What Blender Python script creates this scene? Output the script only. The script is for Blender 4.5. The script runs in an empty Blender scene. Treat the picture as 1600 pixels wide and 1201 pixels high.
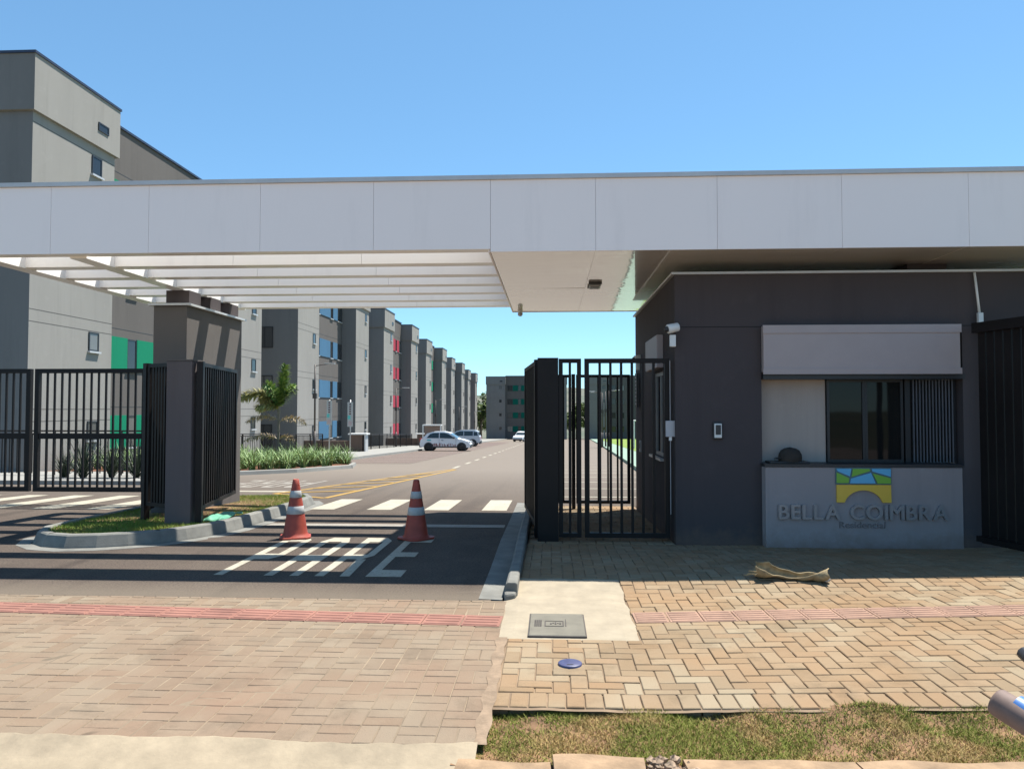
import bpy, bmesh, math, random
from mathutils import Vector, Matrix
R = math.radians
random.seed(7)
scn = bpy.context.scene
COL = scn.collection

# ------------------------------------------------------------------ camera, sky, sun, exposure
cd = bpy.data.cameras.new('camera'); cam = bpy.data.objects.new('camera', cd); COL.objects.link(cam)
cam.location = (0, 0, 1.6); cam.rotation_euler = (R(91.857), 0, R(2.974))
cd.sensor_width = 36; cd.lens = 25.99; cd.clip_start = 0.05; cd.clip_end = 9000
scn.camera = cam
SUN = Vector((0.33, 0.32, 1.0)).normalized()
w = bpy.data.worlds.new('World'); scn.world = w; w.use_nodes = True
nt = w.node_tree; nt.nodes.clear()
sky = nt.nodes.new('ShaderNodeTexSky'); sky.sky_type = 'NISHITA'; sky.sun_disc = False
sky.sun_elevation = math.asin(SUN.z); sky.sun_rotation = math.atan2(SUN.x, SUN.y)
sky.altitude = 500; sky.air_density = 0.8; sky.dust_density = 0.0; sky.ozone_density = 4.0
bg = nt.nodes.new('ShaderNodeBackground'); bg.inputs['Strength'].default_value = 0.08
wo = nt.nodes.new('ShaderNodeOutputWorld')
gm = nt.nodes.new('ShaderNodeGamma'); gm.inputs[1].default_value = 0.7           # evens the sky out towards the hazy horizon, all round
tn = nt.nodes.new('ShaderNodeMix'); tn.data_type = 'RGBA'; tn.blend_type = 'MULTIPLY'; tn.inputs[0].default_value = 1.0; tn.inputs[7].default_value = (1.33, 1.93, 2.16, 1)
nt.links.new(sky.outputs[0], gm.inputs[0]); nt.links.new(gm.outputs[0], tn.inputs[6]); nt.links.new(tn.outputs[2], bg.inputs[0]); nt.links.new(bg.outputs[0], wo.inputs[0])
sl = bpy.data.lights.new('sun', 'SUN'); sl.energy = 5.0; sl.angle = R(0.53); sl.color = (1, 0.955, 0.88)
so = bpy.data.objects.new('sun', sl); COL.objects.link(so); so.rotation_euler = SUN.to_track_quat('Z', 'Y').to_euler()
vs = scn.view_settings; vs.view_transform = 'Standard'; vs.look = 'None'; vs.exposure = 0.95; vs.gamma = 1
vs.use_curve_mapping = False
scn.cycles.use_denoising = True
scn.cycles.max_bounces = 8; scn.cycles.diffuse_bounces = 4

# ------------------------------------------------------------------ materials
def new_mat(name):
    m = bpy.data.materials.new(name); m.use_nodes = True
    t = m.node_tree; b = t.nodes['Principled BSDF']
    return m, t, b
def node(t, kind, **kw):
    n = t.nodes.new(kind)
    for k, v in kw.items():
        if k.startswith('i_'): n.inputs[k[2:].replace('_', ' ')].default_value = v
        else: setattr(n, k, v)
    return n
def mix(t, a, b, fac, blend='MIX'):
    n = t.nodes.new('ShaderNodeMix'); n.data_type = 'RGBA'; n.blend_type = blend
    for s, v in ((6, a), (7, b)):
        if isinstance(v, (tuple, list)): n.inputs[s].default_value = (*v[:3], 1)
        else: t.links.new(v, n.inputs[s])
    if isinstance(fac, (int, float)): n.inputs[0].default_value = fac
    else: t.links.new(fac, n.inputs[0])
    return n.outputs[2]
def ramp(t, src, p0, p1, v0=0.0, v1=1.0):
    n = t.nodes.new('ShaderNodeMapRange'); n.inputs[1].default_value = p0; n.inputs[2].default_value = p1
    n.inputs[3].default_value = v0; n.inputs[4].default_value = v1
    t.links.new(src, n.inputs[0]); return n.outputs[0]
def noise(t, scale, detail=4, rough=0.6, coord='Object', stretch=None):
    tc = t.nodes.new('ShaderNodeTexCoord'); src = tc.outputs[coord]
    if coord == 'World':
        src = None
    if stretch:
        mp = t.nodes.new('ShaderNodeMapping'); mp.inputs['Scale'].default_value = stretch
        t.links.new(src, mp.inputs[0]); src = mp.outputs[0]
    n = t.nodes.new('ShaderNodeTexNoise'); n.inputs['Scale'].default_value = scale
    n.inputs['Detail'].default_value = detail; n.inputs['Roughness'].default_value = rough
    t.links.new(src, n.inputs['Vector']); return n.outputs[0]
def wnoise(t, scale, detail=4, rough=0.6, stretch=None):          # world position noise, the same across neighbouring objects
    g = t.nodes.new('ShaderNodeNewGeometry'); src = g.outputs['Position']
    if stretch:
        mp = t.nodes.new('ShaderNodeMapping'); mp.inputs['Scale'].default_value = stretch
        t.links.new(src, mp.inputs[0]); src = mp.outputs[0]
    n = t.nodes.new('ShaderNodeTexNoise'); n.inputs['Scale'].default_value = scale
    n.inputs['Detail'].default_value = detail; n.inputs['Roughness'].default_value = rough
    t.links.new(src, n.inputs['Vector']); return n.outputs[0]
def bump(t, b, h, strength=0.3, dist=0.01):
    n = t.nodes.new('ShaderNodeBump'); n.inputs['Strength'].default_value = strength; n.inputs['Distance'].default_value = dist
    t.links.new(h, n.inputs['Height']); t.links.new(n.outputs[0], b.inputs['Normal'])
def plain(name, col, rough=0.6, metal=0.0, var=0.12, scale=3.0, bmp=0.0, bscale=80, spec=0.5):
    m, t, b = new_mat(name)
    n1 = wnoise(t, scale, 5, 0.65)
    dark = tuple(c * (1 - var) for c in col); lite = tuple(min(1, c * (1 + var)) for c in col)
    t.links.new(mix(t, dark, lite, ramp(t, n1, 0.3, 0.7)), b.inputs['Base Color'])
    b.inputs['Roughness'].default_value = rough; b.inputs['Metallic'].default_value = metal
    b.inputs['Specular IOR Level'].default_value = spec
    if bmp: bump(t, b, wnoise(t, bscale, 3), bmp, 0.004)
    return m
def randval(t):                                                     # one value per object and per loose piece
    oi = t.nodes.new('ShaderNodeObjectInfo'); g = t.nodes.new('ShaderNodeNewGeometry')
    a = t.nodes.new('ShaderNodeMath'); a.operation = 'ADD'
    t.links.new(oi.outputs['Random'], a.inputs[0]); t.links.new(g.outputs['Random Per Island'], a.inputs[1])
    f = t.nodes.new('ShaderNodeMath'); f.operation = 'FRACT'; t.links.new(a.outputs[0], f.inputs[0])
    return f.outputs[0]
def paver_mat(name, c0, c1, c2, dust, odd):
    m, t, b = new_mat(name)
    r = randval(t)
    c = mix(t, c0, c1, r)
    rr_ = t.nodes.new('ShaderNodeMath'); rr_.operation = 'MULTIPLY'; rr_.inputs[1].default_value = 17.31; t.links.new(r, rr_.inputs[0])
    rf_ = t.nodes.new('ShaderNodeMath'); rf_.operation = 'FRACT'; t.links.new(rr_.outputs[0], rf_.inputs[0])
    c = mix(t, c, odd, ramp(t, rf_.outputs[0], 0.6, 1.0, 0, 0.5))
    c = mix(t, c, c2, ramp(t, wnoise(t, 0.9, 3), 0.42, 0.68))
    c = mix(t, c, tuple(x * 0.62 for x in c0), ramp(t, wnoise(t, 1.7, 7, 0.75), 0.52, 0.72, 0, 0.7))
    c = mix(t, c, dust, ramp(t, wnoise(t, 1.4, 6, 0.7), 0.5, 0.75, 0, 0.6))
    c = mix(t, c, tuple(x * 0.7 for x in c2), ramp(t, wnoise(t, 0.55, 5, 0.6), 0.52, 0.68, 0, 0.4))
    c = mix(t, c, (0.09, 0.075, 0.06), ramp(t, wnoise(t, 5.5, 2, 0.4), 0.74, 0.80, 0, 0.5))
    c = mix(t, c, (0.05, 0.04, 0.03), ramp(t, wnoise(t, 160, 2), 0.62, 0.8, 0, 0.35))
    t.links.new(c, b.inputs['Base Color']); b.inputs['Roughness'].default_value = 0.95
    b.inputs['Specular IOR Level'].default_value = 0.08
    bump(t, b, wnoise(t, 90, 5, 0.7), 0.6, 0.005)
    return m
M = {}
M['paver_drive'] = paver_mat('paver_drive', (0.35, 0.27, 0.195), (0.41, 0.33, 0.24), (0.385, 0.265, 0.185), (0.47, 0.375, 0.265), (0.33, 0.225, 0.15))
M['paver_walk'] = paver_mat('paver_walk', (0.37, 0.27, 0.17), (0.49, 0.40, 0.275), (0.45, 0.295, 0.17), (0.50, 0.375, 0.245), (0.45, 0.275, 0.155))
M['joint_sand'] = plain('joint_sand', (0.36, 0.275, 0.185), 0.95, var=0.45, scale=1.2, bmp=0.4)
M['joint_dark'] = plain('joint_dark', (0.33, 0.23, 0.145), 0.95, var=0.45, scale=1.5, bmp=0.4)
def asphalt():
    m, t, b = new_mat('asphalt')
    n1 = wnoise(t, 0.35, 6, 0.7, (1, 0.35, 1)); n2 = wnoise(t, 55, 3, 0.7); n3 = wnoise(t, 2.2, 5, 0.7)
    c = mix(t, (0.135, 0.106, 0.087), (0.20, 0.158, 0.128), ramp(t, n1, 0.35, 0.65))
    c = mix(t, c, (0.22, 0.18, 0.14), ramp(t, n3, 0.5, 0.72, 0, 0.6))
    c = mix(t, c, (0.045, 0.042, 0.04), ramp(t, n2, 0.47, 0.64, 0, 0.7))
    c = mix(t, c, (0.30, 0.25, 0.20), ramp(t, wnoise(t, 1.1, 8, 0.8, (0.5, 2.2, 1)), 0.60, 0.70, 0, 0.4))
    c = mix(t, c, (0.06, 0.05, 0.045), ramp(t, wnoise(t, 0.9, 3, 0.5, (2.4, 0.12, 1)), 0.56, 0.68, 0, 0.45))
    vo = t.nodes.new('ShaderNodeTexVoronoi'); vo.inputs['Scale'].default_value = 70; gg = t.nodes.new('ShaderNodeNewGeometry'); t.links.new(gg.outputs['Position'], vo.inputs['Vector'])
    c = mix(t, c, (0.34, 0.29, 0.24), ramp(t, vo.outputs['Distance'], 0.22, 0.10, 0, 0.45))
    # lighter further in: dust, plus the grazing-view brightness put into the colour
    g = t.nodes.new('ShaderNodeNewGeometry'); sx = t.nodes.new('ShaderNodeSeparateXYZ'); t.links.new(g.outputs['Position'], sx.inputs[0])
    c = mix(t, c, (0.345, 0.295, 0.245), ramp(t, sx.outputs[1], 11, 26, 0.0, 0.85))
    c = mix(t, c, (0.26, 0.215, 0.165), ramp(t, sx.outputs[1], 6.75, 6.3, 0.0, 0.65))  # sunlit strip ahead of the canopy shadow, its brightness put into the colour
    t.links.new(c, b.inputs['Base Color']); b.inputs['Roughness'].default_value = 0.9; b.inputs['Specular IOR Level'].default_value = 0.08
    bump(t, b, n2, 0.55, 0.006); return m
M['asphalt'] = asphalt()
M['street'] = plain('dusty_street', (0.25, 0.185, 0.14), 0.95, var=0.3, scale=0.8, bmp=0.5, bscale=60)  # pale warm tone set to bounce light into the shaded fronts
def paint(name, col, wear=0.35):
    m, t, b = new_mat(name)
    n2 = wnoise(t, 60, 4, 0.7); n3 = wnoise(t, 3, 5, 0.7)
    c = mix(t, col, tuple(x * 0.8 for x in col), ramp(t, n3, 0.4, 0.7))
    c = mix(t, c, (0.13, 0.115, 0.10), ramp(t, n2, 0.55, 0.70, 0, wear * 2))
    c = mix(t, c, (0.12, 0.105, 0.09), ramp(t, wnoise(t, 9, 8, 0.8), 0.56, 0.66, 0, wear * 1.8))
    t.links.new(c, b.inputs['Base Color']); b.inputs['Roughness'].default_value = 0.75
    bump(t, b, n2, 0.4, 0.004); return m
M['paint_white'] = paint('paint_white', (0.66, 0.60, 0.46)); M['paint_yellow'] = paint('paint_yellow', (0.62, 0.36, 0.06))
M['paint_worn'] = paint('paint_worn', (0.46, 0.41, 0.34), 0.5)
M['kerb'] = plain('kerb_concrete', (0.275, 0.27, 0.24), 0.9, var=0.25, scale=4, bmp=0.5, bscale=60)
M['kerb_green'] = plain('green_painted_concrete', (0.36, 0.50, 0.38), 0.85, var=0.12, scale=2)
M['kerb_clay'] = plain('dusty_kerb', (0.46, 0.31, 0.185), 0.95, var=0.38, scale=5, bmp=0.8, bscale=40)
M['pad'] = plain('pad_cement', (0.51, 0.43, 0.31), 0.95, var=0.14, scale=5, bmp=0.5, bscale=50)
M['mortar'] = plain('pink_mortar', (0.37, 0.265, 0.175), 0.95, var=0.3, scale=8, bmp=0.7, bscale=50)
M['gutter'] = plain('gutter_cement', (0.49, 0.395, 0.27), 0.95, var=0.22, scale=3.5, bmp=0.7, bscale=35)
M['concrete'] = plain('walkway_concrete', (0.42, 0.41, 0.37), 0.9, var=0.12, scale=1)
M['tactile'] = plain('tactile_red', (0.43, 0.20, 0.148), 0.9, var=0.22, scale=3, bmp=0.4)
M['tactile_pale'] = plain('tactile_faded', (0.48, 0.29, 0.205), 0.9, var=0.25, scale=4, bmp=0.4)
M['bay'] = plain('bay_blocks', (0.22, 0.155, 0.125), 0.9, var=0.25, scale=6, bmp=0.4)
def lawn(name, green, dry, soil, s0, s1, scale=1.6):
    m, t, b = new_mat(name)
    n1 = wnoise(t, scale, 4, 0.6); n2 = wnoise(t, scale * 7, 4, 0.7)
    c = mix(t, green, dry, ramp(t, n1, s0, s1)); c = mix(t, c, soil, ramp(t, n2, 0.5, 0.75, 0, 0.55))
    r = randval(t); c = mix(t, c, tuple(x * 0.45 for x in green), ramp(t, r, 0.5, 1, 0, 0.6))
    t.links.new(c, b.inputs['Base Color']); b.inputs['Roughness'].default_value = 0.8; b.inputs['Specular IOR Level'].default_value = 0.2
    return m
M['verge_grass'] = lawn('verge_grass', (0.35, 0.385, 0.075), (0.70, 0.50, 0.20), (0.52, 0.36, 0.15), 0.50, 0.59, 2.1)
M['verge_soil'] = plain('verge_soil', (0.34, 0.19, 0.095), 0.95, var=0.4, scale=6, bmp=0.8, bscale=40)
M['island_grass'] = lawn('island_grass', (0.25, 0.40, 0.065), (0.52, 0.50, 0.13), (0.24, 0.24, 0.08), 0.5, 0.72, 1.1)
M['field'] = lawn('field_grass', (0.09, 0.12, 0.035), (0.20, 0.17, 0.07), (0.14, 0.10, 0.05), 0.4, 0.6, 0.02)
def render_wall(name, col, var=0.05, splash=False):
    m, t, b = new_mat(name)
    n1 = wnoise(t, 0.5, 5, 0.6, (1, 1, 0.35)); n2 = wnoise(t, 45, 4)
    c = mix(t, tuple(x * (1 - var) for x in col), tuple(x * (1 + var) for x in col), ramp(t, n1, 0.35, 0.65))
    if splash:
        gz = t.nodes.new('ShaderNodeNewGeometry'); sz_ = t.nodes.new('ShaderNodeSeparateXYZ'); t.links.new(gz.outputs['Position'], sz_.inputs[0])
        ad = t.nodes.new('ShaderNodeMath'); ad.operation = 'MULTIPLY_ADD'; ad.inputs[1].default_value = 0.55; t.links.new(wnoise(t, 5, 7, 0.75), ad.inputs[0]); t.links.new(sz_.outputs[2], ad.inputs[2])
        c = mix(t, c, (0.20, 0.13, 0.09), ramp(t, ad.outputs[0], 0.50, 0.24, 0, 0.6))
    c = mix(t, c, tuple(x * 0.72 for x in col), ramp(t, wnoise(t, 1.6, 6, 0.7, (1, 1, 0.07)), 0.52, 0.74, 0, 0.5))
    c = mix(t, c, tuple(min(1, x * 1.25 + 0.01) for x in col), ramp(t, wnoise(t, 2.6, 7, 0.75), 0.56, 0.78, 0, 0.45))
    t.links.new(c, b.inputs['Base Color']); b.inputs['Roughness'].default_value = 0.88; b.inputs['Specular IOR Level'].default_value = 0.25
    bump(t, b, n2, 0.25, 0.006); return m
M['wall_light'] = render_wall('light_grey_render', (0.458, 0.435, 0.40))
M['wall_darkened'] = render_wall('darkened_grey_render', (0.315, 0.298, 0.285))  # darker copy of the light grey; carries the far blocks' shade as colour
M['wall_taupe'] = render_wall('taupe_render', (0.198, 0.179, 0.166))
M['wall_house'] = render_wall('dark_taupe_render', (0.071, 0.060, 0.062), splash=True)
M['wall_pillar'] = render_wall('pillar_render', (0.115, 0.098, 0.098), splash=True)
M['wall_counter'] = render_wall('grey_counter_paint', (0.33, 0.288, 0.285), splash=True)
M['wall_inner'] = render_wall('beige_inner_paint', (0.42, 0.36, 0.32))
M['shutter'] = plain('shutter_paint', (0.40, 0.335, 0.325), 0.5, var=0.04)
M['flash'] = plain('blue_grey_flashing', (0.07, 0.085, 0.14), 0.4, 0.3)
M['trim'] = plain('pale_metal_trim', (0.50, 0.50, 0.50), 0.4, 0.2, var=0.08)
def acm(name, col, rough, wav):
    m, t, b = new_mat(name)
    n1 = wnoise(t, 0.8, 3)
    c = mix(t, tuple(x * 0.95 for x in col), col, n1)
    c = mix(t, c, tuple(x * 0.84 for x in col), ramp(t, wnoise(t, 2.5, 6, 0.7, (1, 1, 0.12)), 0.54, 0.75, 0, 0.5))
    t.links.new(c, b.inputs['Base Color'])
    b.inputs['Roughness'].default_value = rough; b.inputs['IOR'].default_value = 1.6
    if wav:
        b.inputs['Coat Weight'].default_value = 1.0; b.inputs['Coat Roughness'].default_value = 0.02; b.inputs['Coat IOR'].default_value = 1.7
        bump(t, b, wnoise(t, 1.2, 2, 0.5, (0.8, 2.4, 1)), wav, 0.02)
        n = [x for x in t.nodes if x.type == 'BUMP'][0]; t.links.new(n.outputs[0], b.inputs['Coat Normal'])
    return m
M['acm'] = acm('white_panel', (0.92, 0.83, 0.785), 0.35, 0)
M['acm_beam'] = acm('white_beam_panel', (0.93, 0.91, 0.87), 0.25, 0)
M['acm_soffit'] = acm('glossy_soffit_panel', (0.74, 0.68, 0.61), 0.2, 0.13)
M['black_metal'] = plain('black_painted_steel', (0.011, 0.008, 0.0075), 0.5, 0.0, var=0.2, spec=0.25)
M['grey_metal'] = plain('galvanised_steel', (0.40, 0.40, 0.40), 0.45, 0.6)
M['lamp_pole'] = plain('bronze_lamp_paint', (0.055, 0.045, 0.04), 0.5)
M['grille_grey'] = plain('grille_paint', (0.10, 0.105, 0.12), 0.5)
M['white_plastic'] = plain('white_plastic', (0.72, 0.72, 0.70), 0.4, var=0.05)
M['grey_plastic'] = plain('grey_plastic', (0.42, 0.42, 0.44), 0.45, var=0.05)
M['dark_plastic'] = plain('dark_plastic', (0.03, 0.03, 0.033), 0.45)
M['dark_frame'] = plain('window_frame_black', (0.022, 0.023, 0.026), 0.4)
def glass(name, col, rough=0.03):
    m, t, b = new_mat(name); b.inputs['Base Color'].default_value = (*col, 1)
    b.inputs['Roughness'].default_value = rough; b.inputs['IOR'].default_value = 1.5
    bump(t, b, wnoise(t, 1.3, 2), 0.06, 0.02); return m
M['glass'] = glass('window_glass', (0.07, 0.085, 0.10))
_t = M['glass'].node_tree; _t.links.new(mix(_t, (0.022, 0.026, 0.03), (0.17, 0.165, 0.155), ramp(_t, randval(_t), 0.55, 1.0)), _t.nodes['Principled BSDF'].inputs['Base Color']); M['glass_dark'] = glass('tinted_glass', (0.012, 0.012, 0.012)); M['glass_dark'].node_tree.nodes['Principled BSDF'].inputs['Specular IOR Level'].default_value = 0.2
M['car_glass'] = glass('car_glass', (0.03, 0.045, 0.05))
M['green_panel'] = render_wall('green_panel_paint', (0.0, 0.33, 0.17), 0.03)
M['blue_panel'] = render_wall('blue_panel_paint', (0.095, 0.25, 0.42), 0.03)
M['shaded_green_panel'] = render_wall('shaded_green_paint', (0.0, 0.10, 0.07), 0.03)  # green panel colour darkened, the end block's shade put into it
M['red_panel'] = render_wall('red_panel_paint', (0.60, 0.055, 0.10), 0.03)
M['cone_red'] = plain('cone_red_rubber', (0.52, 0.085, 0.05), 0.6, var=0.2, scale=9, bmp=0.2)
M['cone_white'] = plain('cone_reflective_band', (0.66, 0.66, 0.64), 0.5, var=0.12, scale=12)
M['husk'] = plain('dry_palm_husk', (0.46, 0.35, 0.19), 0.85, var=0.4, scale=14, bmp=0.8, bscale=30)
M['lid'] = plain('grey_lid', (0.235, 0.215, 0.165), 0.7, var=0.18, scale=6, bmp=0.3)
M['lid_line'] = plain('lid_mark', (0.07, 0.06, 0.055), 0.8)
M['blue_cap'] = plain('blue_plastic_cap', (0.10, 0.11, 0.235), 0.45, var=0.2, scale=20)
M['letter'] = plain('brushed_letter', (0.30, 0.285, 0.29), 0.35, 0.2, var=0.08)
M['letter_small'] = plain('dull_letter', (0.19, 0.17, 0.175), 0.5, 0.2)
M['em_blue'] = plain('emblem_blue', (0.12, 0.46, 0.72), 0.4, var=0.03); M['em_green'] = plain('emblem_green', (0.20, 0.46, 0.05), 0.4, var=0.03)
M['em_yellow'] = plain('emblem_yellow', (0.80, 0.50, 0.06), 0.4, var=0.03); M['em_back'] = plain('emblem_backing', (0.10, 0.17, 0.20), 0.5)
M['trunk'] = plain('palm_bark', (0.30, 0.25, 0.19), 0.9, var=0.3, scale=12, bmp=0.5)
def leaf(name, a, c):
    m, t, b = new_mat(name); r = randval(t)
    t.links.new(mix(t, a, c, r), b.inputs['Base Color']); b.inputs['Roughness'].default_value = 0.5
    b.inputs['Specular IOR Level'].default_value = 0.35; return m
M['palm_leaf'] = leaf('palm_leaf', (0.09, 0.20, 0.035), (0.36, 0.44, 0.14)); M['palm_dry'] = leaf('dry_frond', (0.46, 0.34, 0.18), (0.26, 0.21, 0.14))
M['palm_yellow'] = leaf('yellowing_frond', (0.22, 0.22, 0.06), (0.48, 0.43, 0.17))
M['strap_leaf'] = leaf('strap_leaf', (0.05, 0.115, 0.025), (0.31, 0.42, 0.16)); M['yucca_leaf'] = leaf('spiky_leaf', (0.02, 0.04, 0.02), (0.075, 0.105, 0.06))
M['tree_leaf'] = leaf('tree_leaf', (0.04, 0.075, 0.02), (0.11, 0.14, 0.045)); M['tree_leaf'].node_tree.nodes['Principled BSDF'].inputs['Specular IOR Level'].default_value = 0.05; M['bark'] = plain('tree_bark', (0.12, 0.09, 0.065), 0.9)
M['bed_soil'] = plain('red_bed_soil', (0.26, 0.105, 0.05), 0.95, var=0.3)
M['hill'] = lawn('hill_cover', (0.16, 0.19, 0.13), (0.31, 0.29, 0.22), (0.20, 0.22, 0.20), 0.45, 0.6, 0.012)
M['car_white'] = plain('white_car_paint', (0.70, 0.72, 0.74), 0.25, var=0.03, spec=0.6); M['car_silver'] = plain('silver_car_paint', (0.50, 0.54, 0.58), 0.28, 0.1, var=0.03)
M['tyre'] = plain('tyre_rubber', (0.02, 0.02, 0.02), 0.8); M['rim'] = plain('wheel_rim', (0.35, 0.34, 0.33), 0.4, 0.6)
M['tail_red'] = plain('tail_light', (0.35, 0.02, 0.02), 0.3); M['head_clear'] = plain('headlight_lens', (0.6, 0.6, 0.6), 0.15)
M['decal_red'] = plain('decal_maroon', (0.17, 0.05, 0.06), 0.5); M['decal_teal'] = plain('decal_teal', (0.05, 0.45, 0.50), 0.5)
M['mint'] = plain('mint_plastic', (0.16, 0.52, 0.33), 0.6, var=0.15, scale=10)
M['hat'] = plain('dark_cloth', (0.035, 0.028, 0.023), 0.9, var=0.2, scale=20)
M['sign_white'] = plain('sign_white', (0.74, 0.74, 0.72), 0.5, var=0.03); M['print_dark'] = plain('print_dark', (0.09, 0.04, 0.05), 0.6)
M['print_teal'] = plain('print_teal', (0.12, 0.52, 0.48), 0.6); M['print_pink'] = plain('print_pink', (0.62, 0.28, 0.30), 0.6)
M['grip'] = plain('brown_grip_rubber', (0.27, 0.18, 0.145), 0.7, var=0.2, scale=40); M['bike_blue'] = plain('blue_enamel', (0.07, 0.25, 0.66), 0.45, 0.0, var=0.05)
M['rubble'] = plain('broken_cement', (0.52, 0.37, 0.25), 0.95, var=0.35, scale=25, bmp=0.8, bscale=60)

DARKER = 0.60                                                          # sunlit materials scaled down to offset the raised exposure, which deepens their shade
for k_ in ('paver_drive', 'paver_walk', 'joint_sand', 'joint_dark', 'asphalt', 'paint_white', 'paint_yellow', 'paint_worn', 'kerb', 'kerb_green', 'kerb_clay', 'pad', 'mortar', 'gutter', 'concrete', 'tactile',
           'tactile_pale', 'bay', 'verge_grass', 'verge_soil', 'island_grass', 'field', 'wall_light', 'wall_darkened', 'wall_taupe', 'flash', 'green_panel', 'blue_panel', 'red_panel', 'cone_red', 'cone_white', 'husk', 'lid',
           'blue_cap', 'trunk', 'yucca_leaf', 'bed_soil', 'hill', 'mint', 'sign_white', 'rubble', 'grip', 'bike_blue'):
    for n_ in M[k_].node_tree.nodes:
        if n_.type == 'MIX' and n_.data_type == 'RGBA':
            for i_ in (6, 7):
                if not n_.inputs[i_].is_linked:
                    c_ = n_.inputs[i_].default_value; n_.inputs[i_].default_value = (c_[0] * DARKER, c_[1] * DARKER, c_[2] * DARKER, 1)
# ------------------------------------------------------------------ mesh helpers
class MB:
    def __init__(s): s.v = []; s.f = []
    def quad(s, a, b, c, d):
        n = len(s.v); s.v += [tuple(a), tuple(b), tuple(c), tuple(d)]; s.f.append((n, n + 1, n + 2, n + 3)); return s
    def tri(s, a, b, c):
        n = len(s.v); s.v += [tuple(a), tuple(b), tuple(c)]; s.f.append((n, n + 1, n + 2)); return s
    def box(s, x0, y0, z0, x1, y1, z1):
        n = len(s.v)
        s.v += [(x0, y0, z0), (x1, y0, z0), (x1, y1, z0), (x0, y1, z0), (x0, y0, z1), (x1, y0, z1), (x1, y1, z1), (x0, y1, z1)]
        s.f += [tuple(n + i for i in q) for q in ((0, 3, 2, 1), (4, 5, 6, 7), (0, 1, 5, 4), (1, 2, 6, 5), (2, 3, 7, 6), (3, 0, 4, 7))]; return s
    def cbox(s, x0, y0, z0, x1, y1, z1, c):                         # box with a chamfered top
        n = len(s.v)
        s.v += [(x0, y0, z0), (x1, y0, z0), (x1, y1, z0), (x0, y1, z0), (x0, y0, z1 - c), (x1, y0, z1 - c), (x1, y1, z1 - c), (x0, y1, z1 - c),
                (x0 + c, y0 + c, z1), (x1 - c, y0 + c, z1), (x1 - c, y1 - c, z1), (x0 + c, y1 - c, z1)]
        s.f += [tuple(n + i for i in q) for q in ((0, 1, 5, 4), (1, 2, 6, 5), (2, 3, 7, 6), (3, 0, 4, 7), (4, 5, 9, 8), (5, 6, 10, 9), (6, 7, 11, 10), (7, 4, 8, 11), (8, 9, 10, 11))]; return s
    def prism(s, pts, ext, axis='z', lo=0.0):                       # polygon extruded along an axis from lo to ext
        n = len(s.v); k = len(pts)
        def mk(p, h): return {'z': (p[0], p[1], h), 'y': (p[0], h, p[1]), 'x': (h, p[0], p[1])}[axis]
        s.v += [mk(p, lo) for p in pts] + [mk(p, ext) for p in pts]
        s.f.append(tuple(n + i for i in reversed(range(k)))); s.f.append(tuple(n + k + i for i in range(k)))
        for i in range(k):
            j = (i + 1) % k; s.f.append((n + i, n + j, n + k + j, n + k + i))
        return s
    def tube(s, p0, p1, r0, r1=None, seg=10, cap=True):
        r1 = r0 if r1 is None else r1
        p0 = Vector(p0); p1 = Vector(p1); d = (p1 - p0).normalized()
        a = d.orthogonal().normalized(); b = d.cross(a); n = len(s.v)
        for p, r in ((p0, r0), (p1, r1)):
            for i in range(seg):
                t = 2 * math.pi * i / seg; s.v.append(tuple(p + a * math.cos(t) * r + b * math.sin(t) * r))
        for i in range(seg):
            j = (i + 1) % seg; s.f.append((n + i, n + j, n + seg + j, n + seg + i))
        if cap: s.f.append(tuple(n + i for i in reversed(range(seg)))); s.f.append(tuple(n + seg + i for i in range(seg)))
        return s
    def lathe(s, prof, seg=20, c=(0, 0, 0)):
        n = len(s.v)
        for r, z in prof:
            for i in range(seg):
                t = 2 * math.pi * i / seg; s.v.append((c[0] + r * math.cos(t), c[1] + r * math.sin(t), c[2] + z))
        for k in range(len(prof) - 1):
            for i in range(seg):
                j = (i + 1) % seg; o = n + k * seg; s.f.append((o + i, o + j, o + seg + j, o + seg + i))
        return s
    def sweep(s, pts, prof, closed=False):                          # 2D profile (offset right of travel, height) along ground points (x,y,z)
        n = len(s.v); m = len(prof); k = len(pts)
        for i, p in enumerate(pts):
            a = Vector(pts[max(0, i - 1)]); b = Vector(pts[min(k - 1, i + 1)]); d = (b - a); d.z = 0; d.normalize()
            rt = Vector((d.y, -d.x, 0))
            for o, h in prof: s.v.append(tuple(Vector(p) + rt * o + Vector((0, 0, h))))
        for i in range(k - 1):
            for j in range(m - 1):
                o = n + i * m + j; s.f.append((o, o + m, o + m + 1, o + 1))
        s.f.append(tuple(n + j for j in range(m))); s.f.append(tuple(n + (k - 1) * m + j for j in reversed(range(m))))
        return s
    def mesh(s, name, mat, smooth=False):
        me = bpy.data.meshes.new(name); me.from_pydata(s.v, [], s.f); me.update()
        if mat: me.materials.append(M[mat] if isinstance(mat, str) else mat)
        if smooth:
            for p in me.polygons: p.use_smooth = True
        return me
    def build(s, name, mat, parent=None, smooth=False, bevel=0.0):
        return put(s.mesh(name, mat, smooth), name, parent, bevel=bevel)
def put(me, name, parent=None, loc=None, rot=None, bevel=0.0):
    o = bpy.data.objects.new(name, me); COL.objects.link(o)
    if parent: o.parent = parent
    if loc: o.location = loc
    if rot: o.rotation_euler = rot
    if bevel:
        b = o.modifiers.new('bevel', 'BEVEL'); b.width = bevel; b.segments = 2; b.limit_method = 'ANGLE'; b.angle_limit = R(40)
    return o
def tag(o, label, cat, group=None):
    o['label'] = label; o['category'] = cat
    if group: o['group'] = group
    return o
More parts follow.
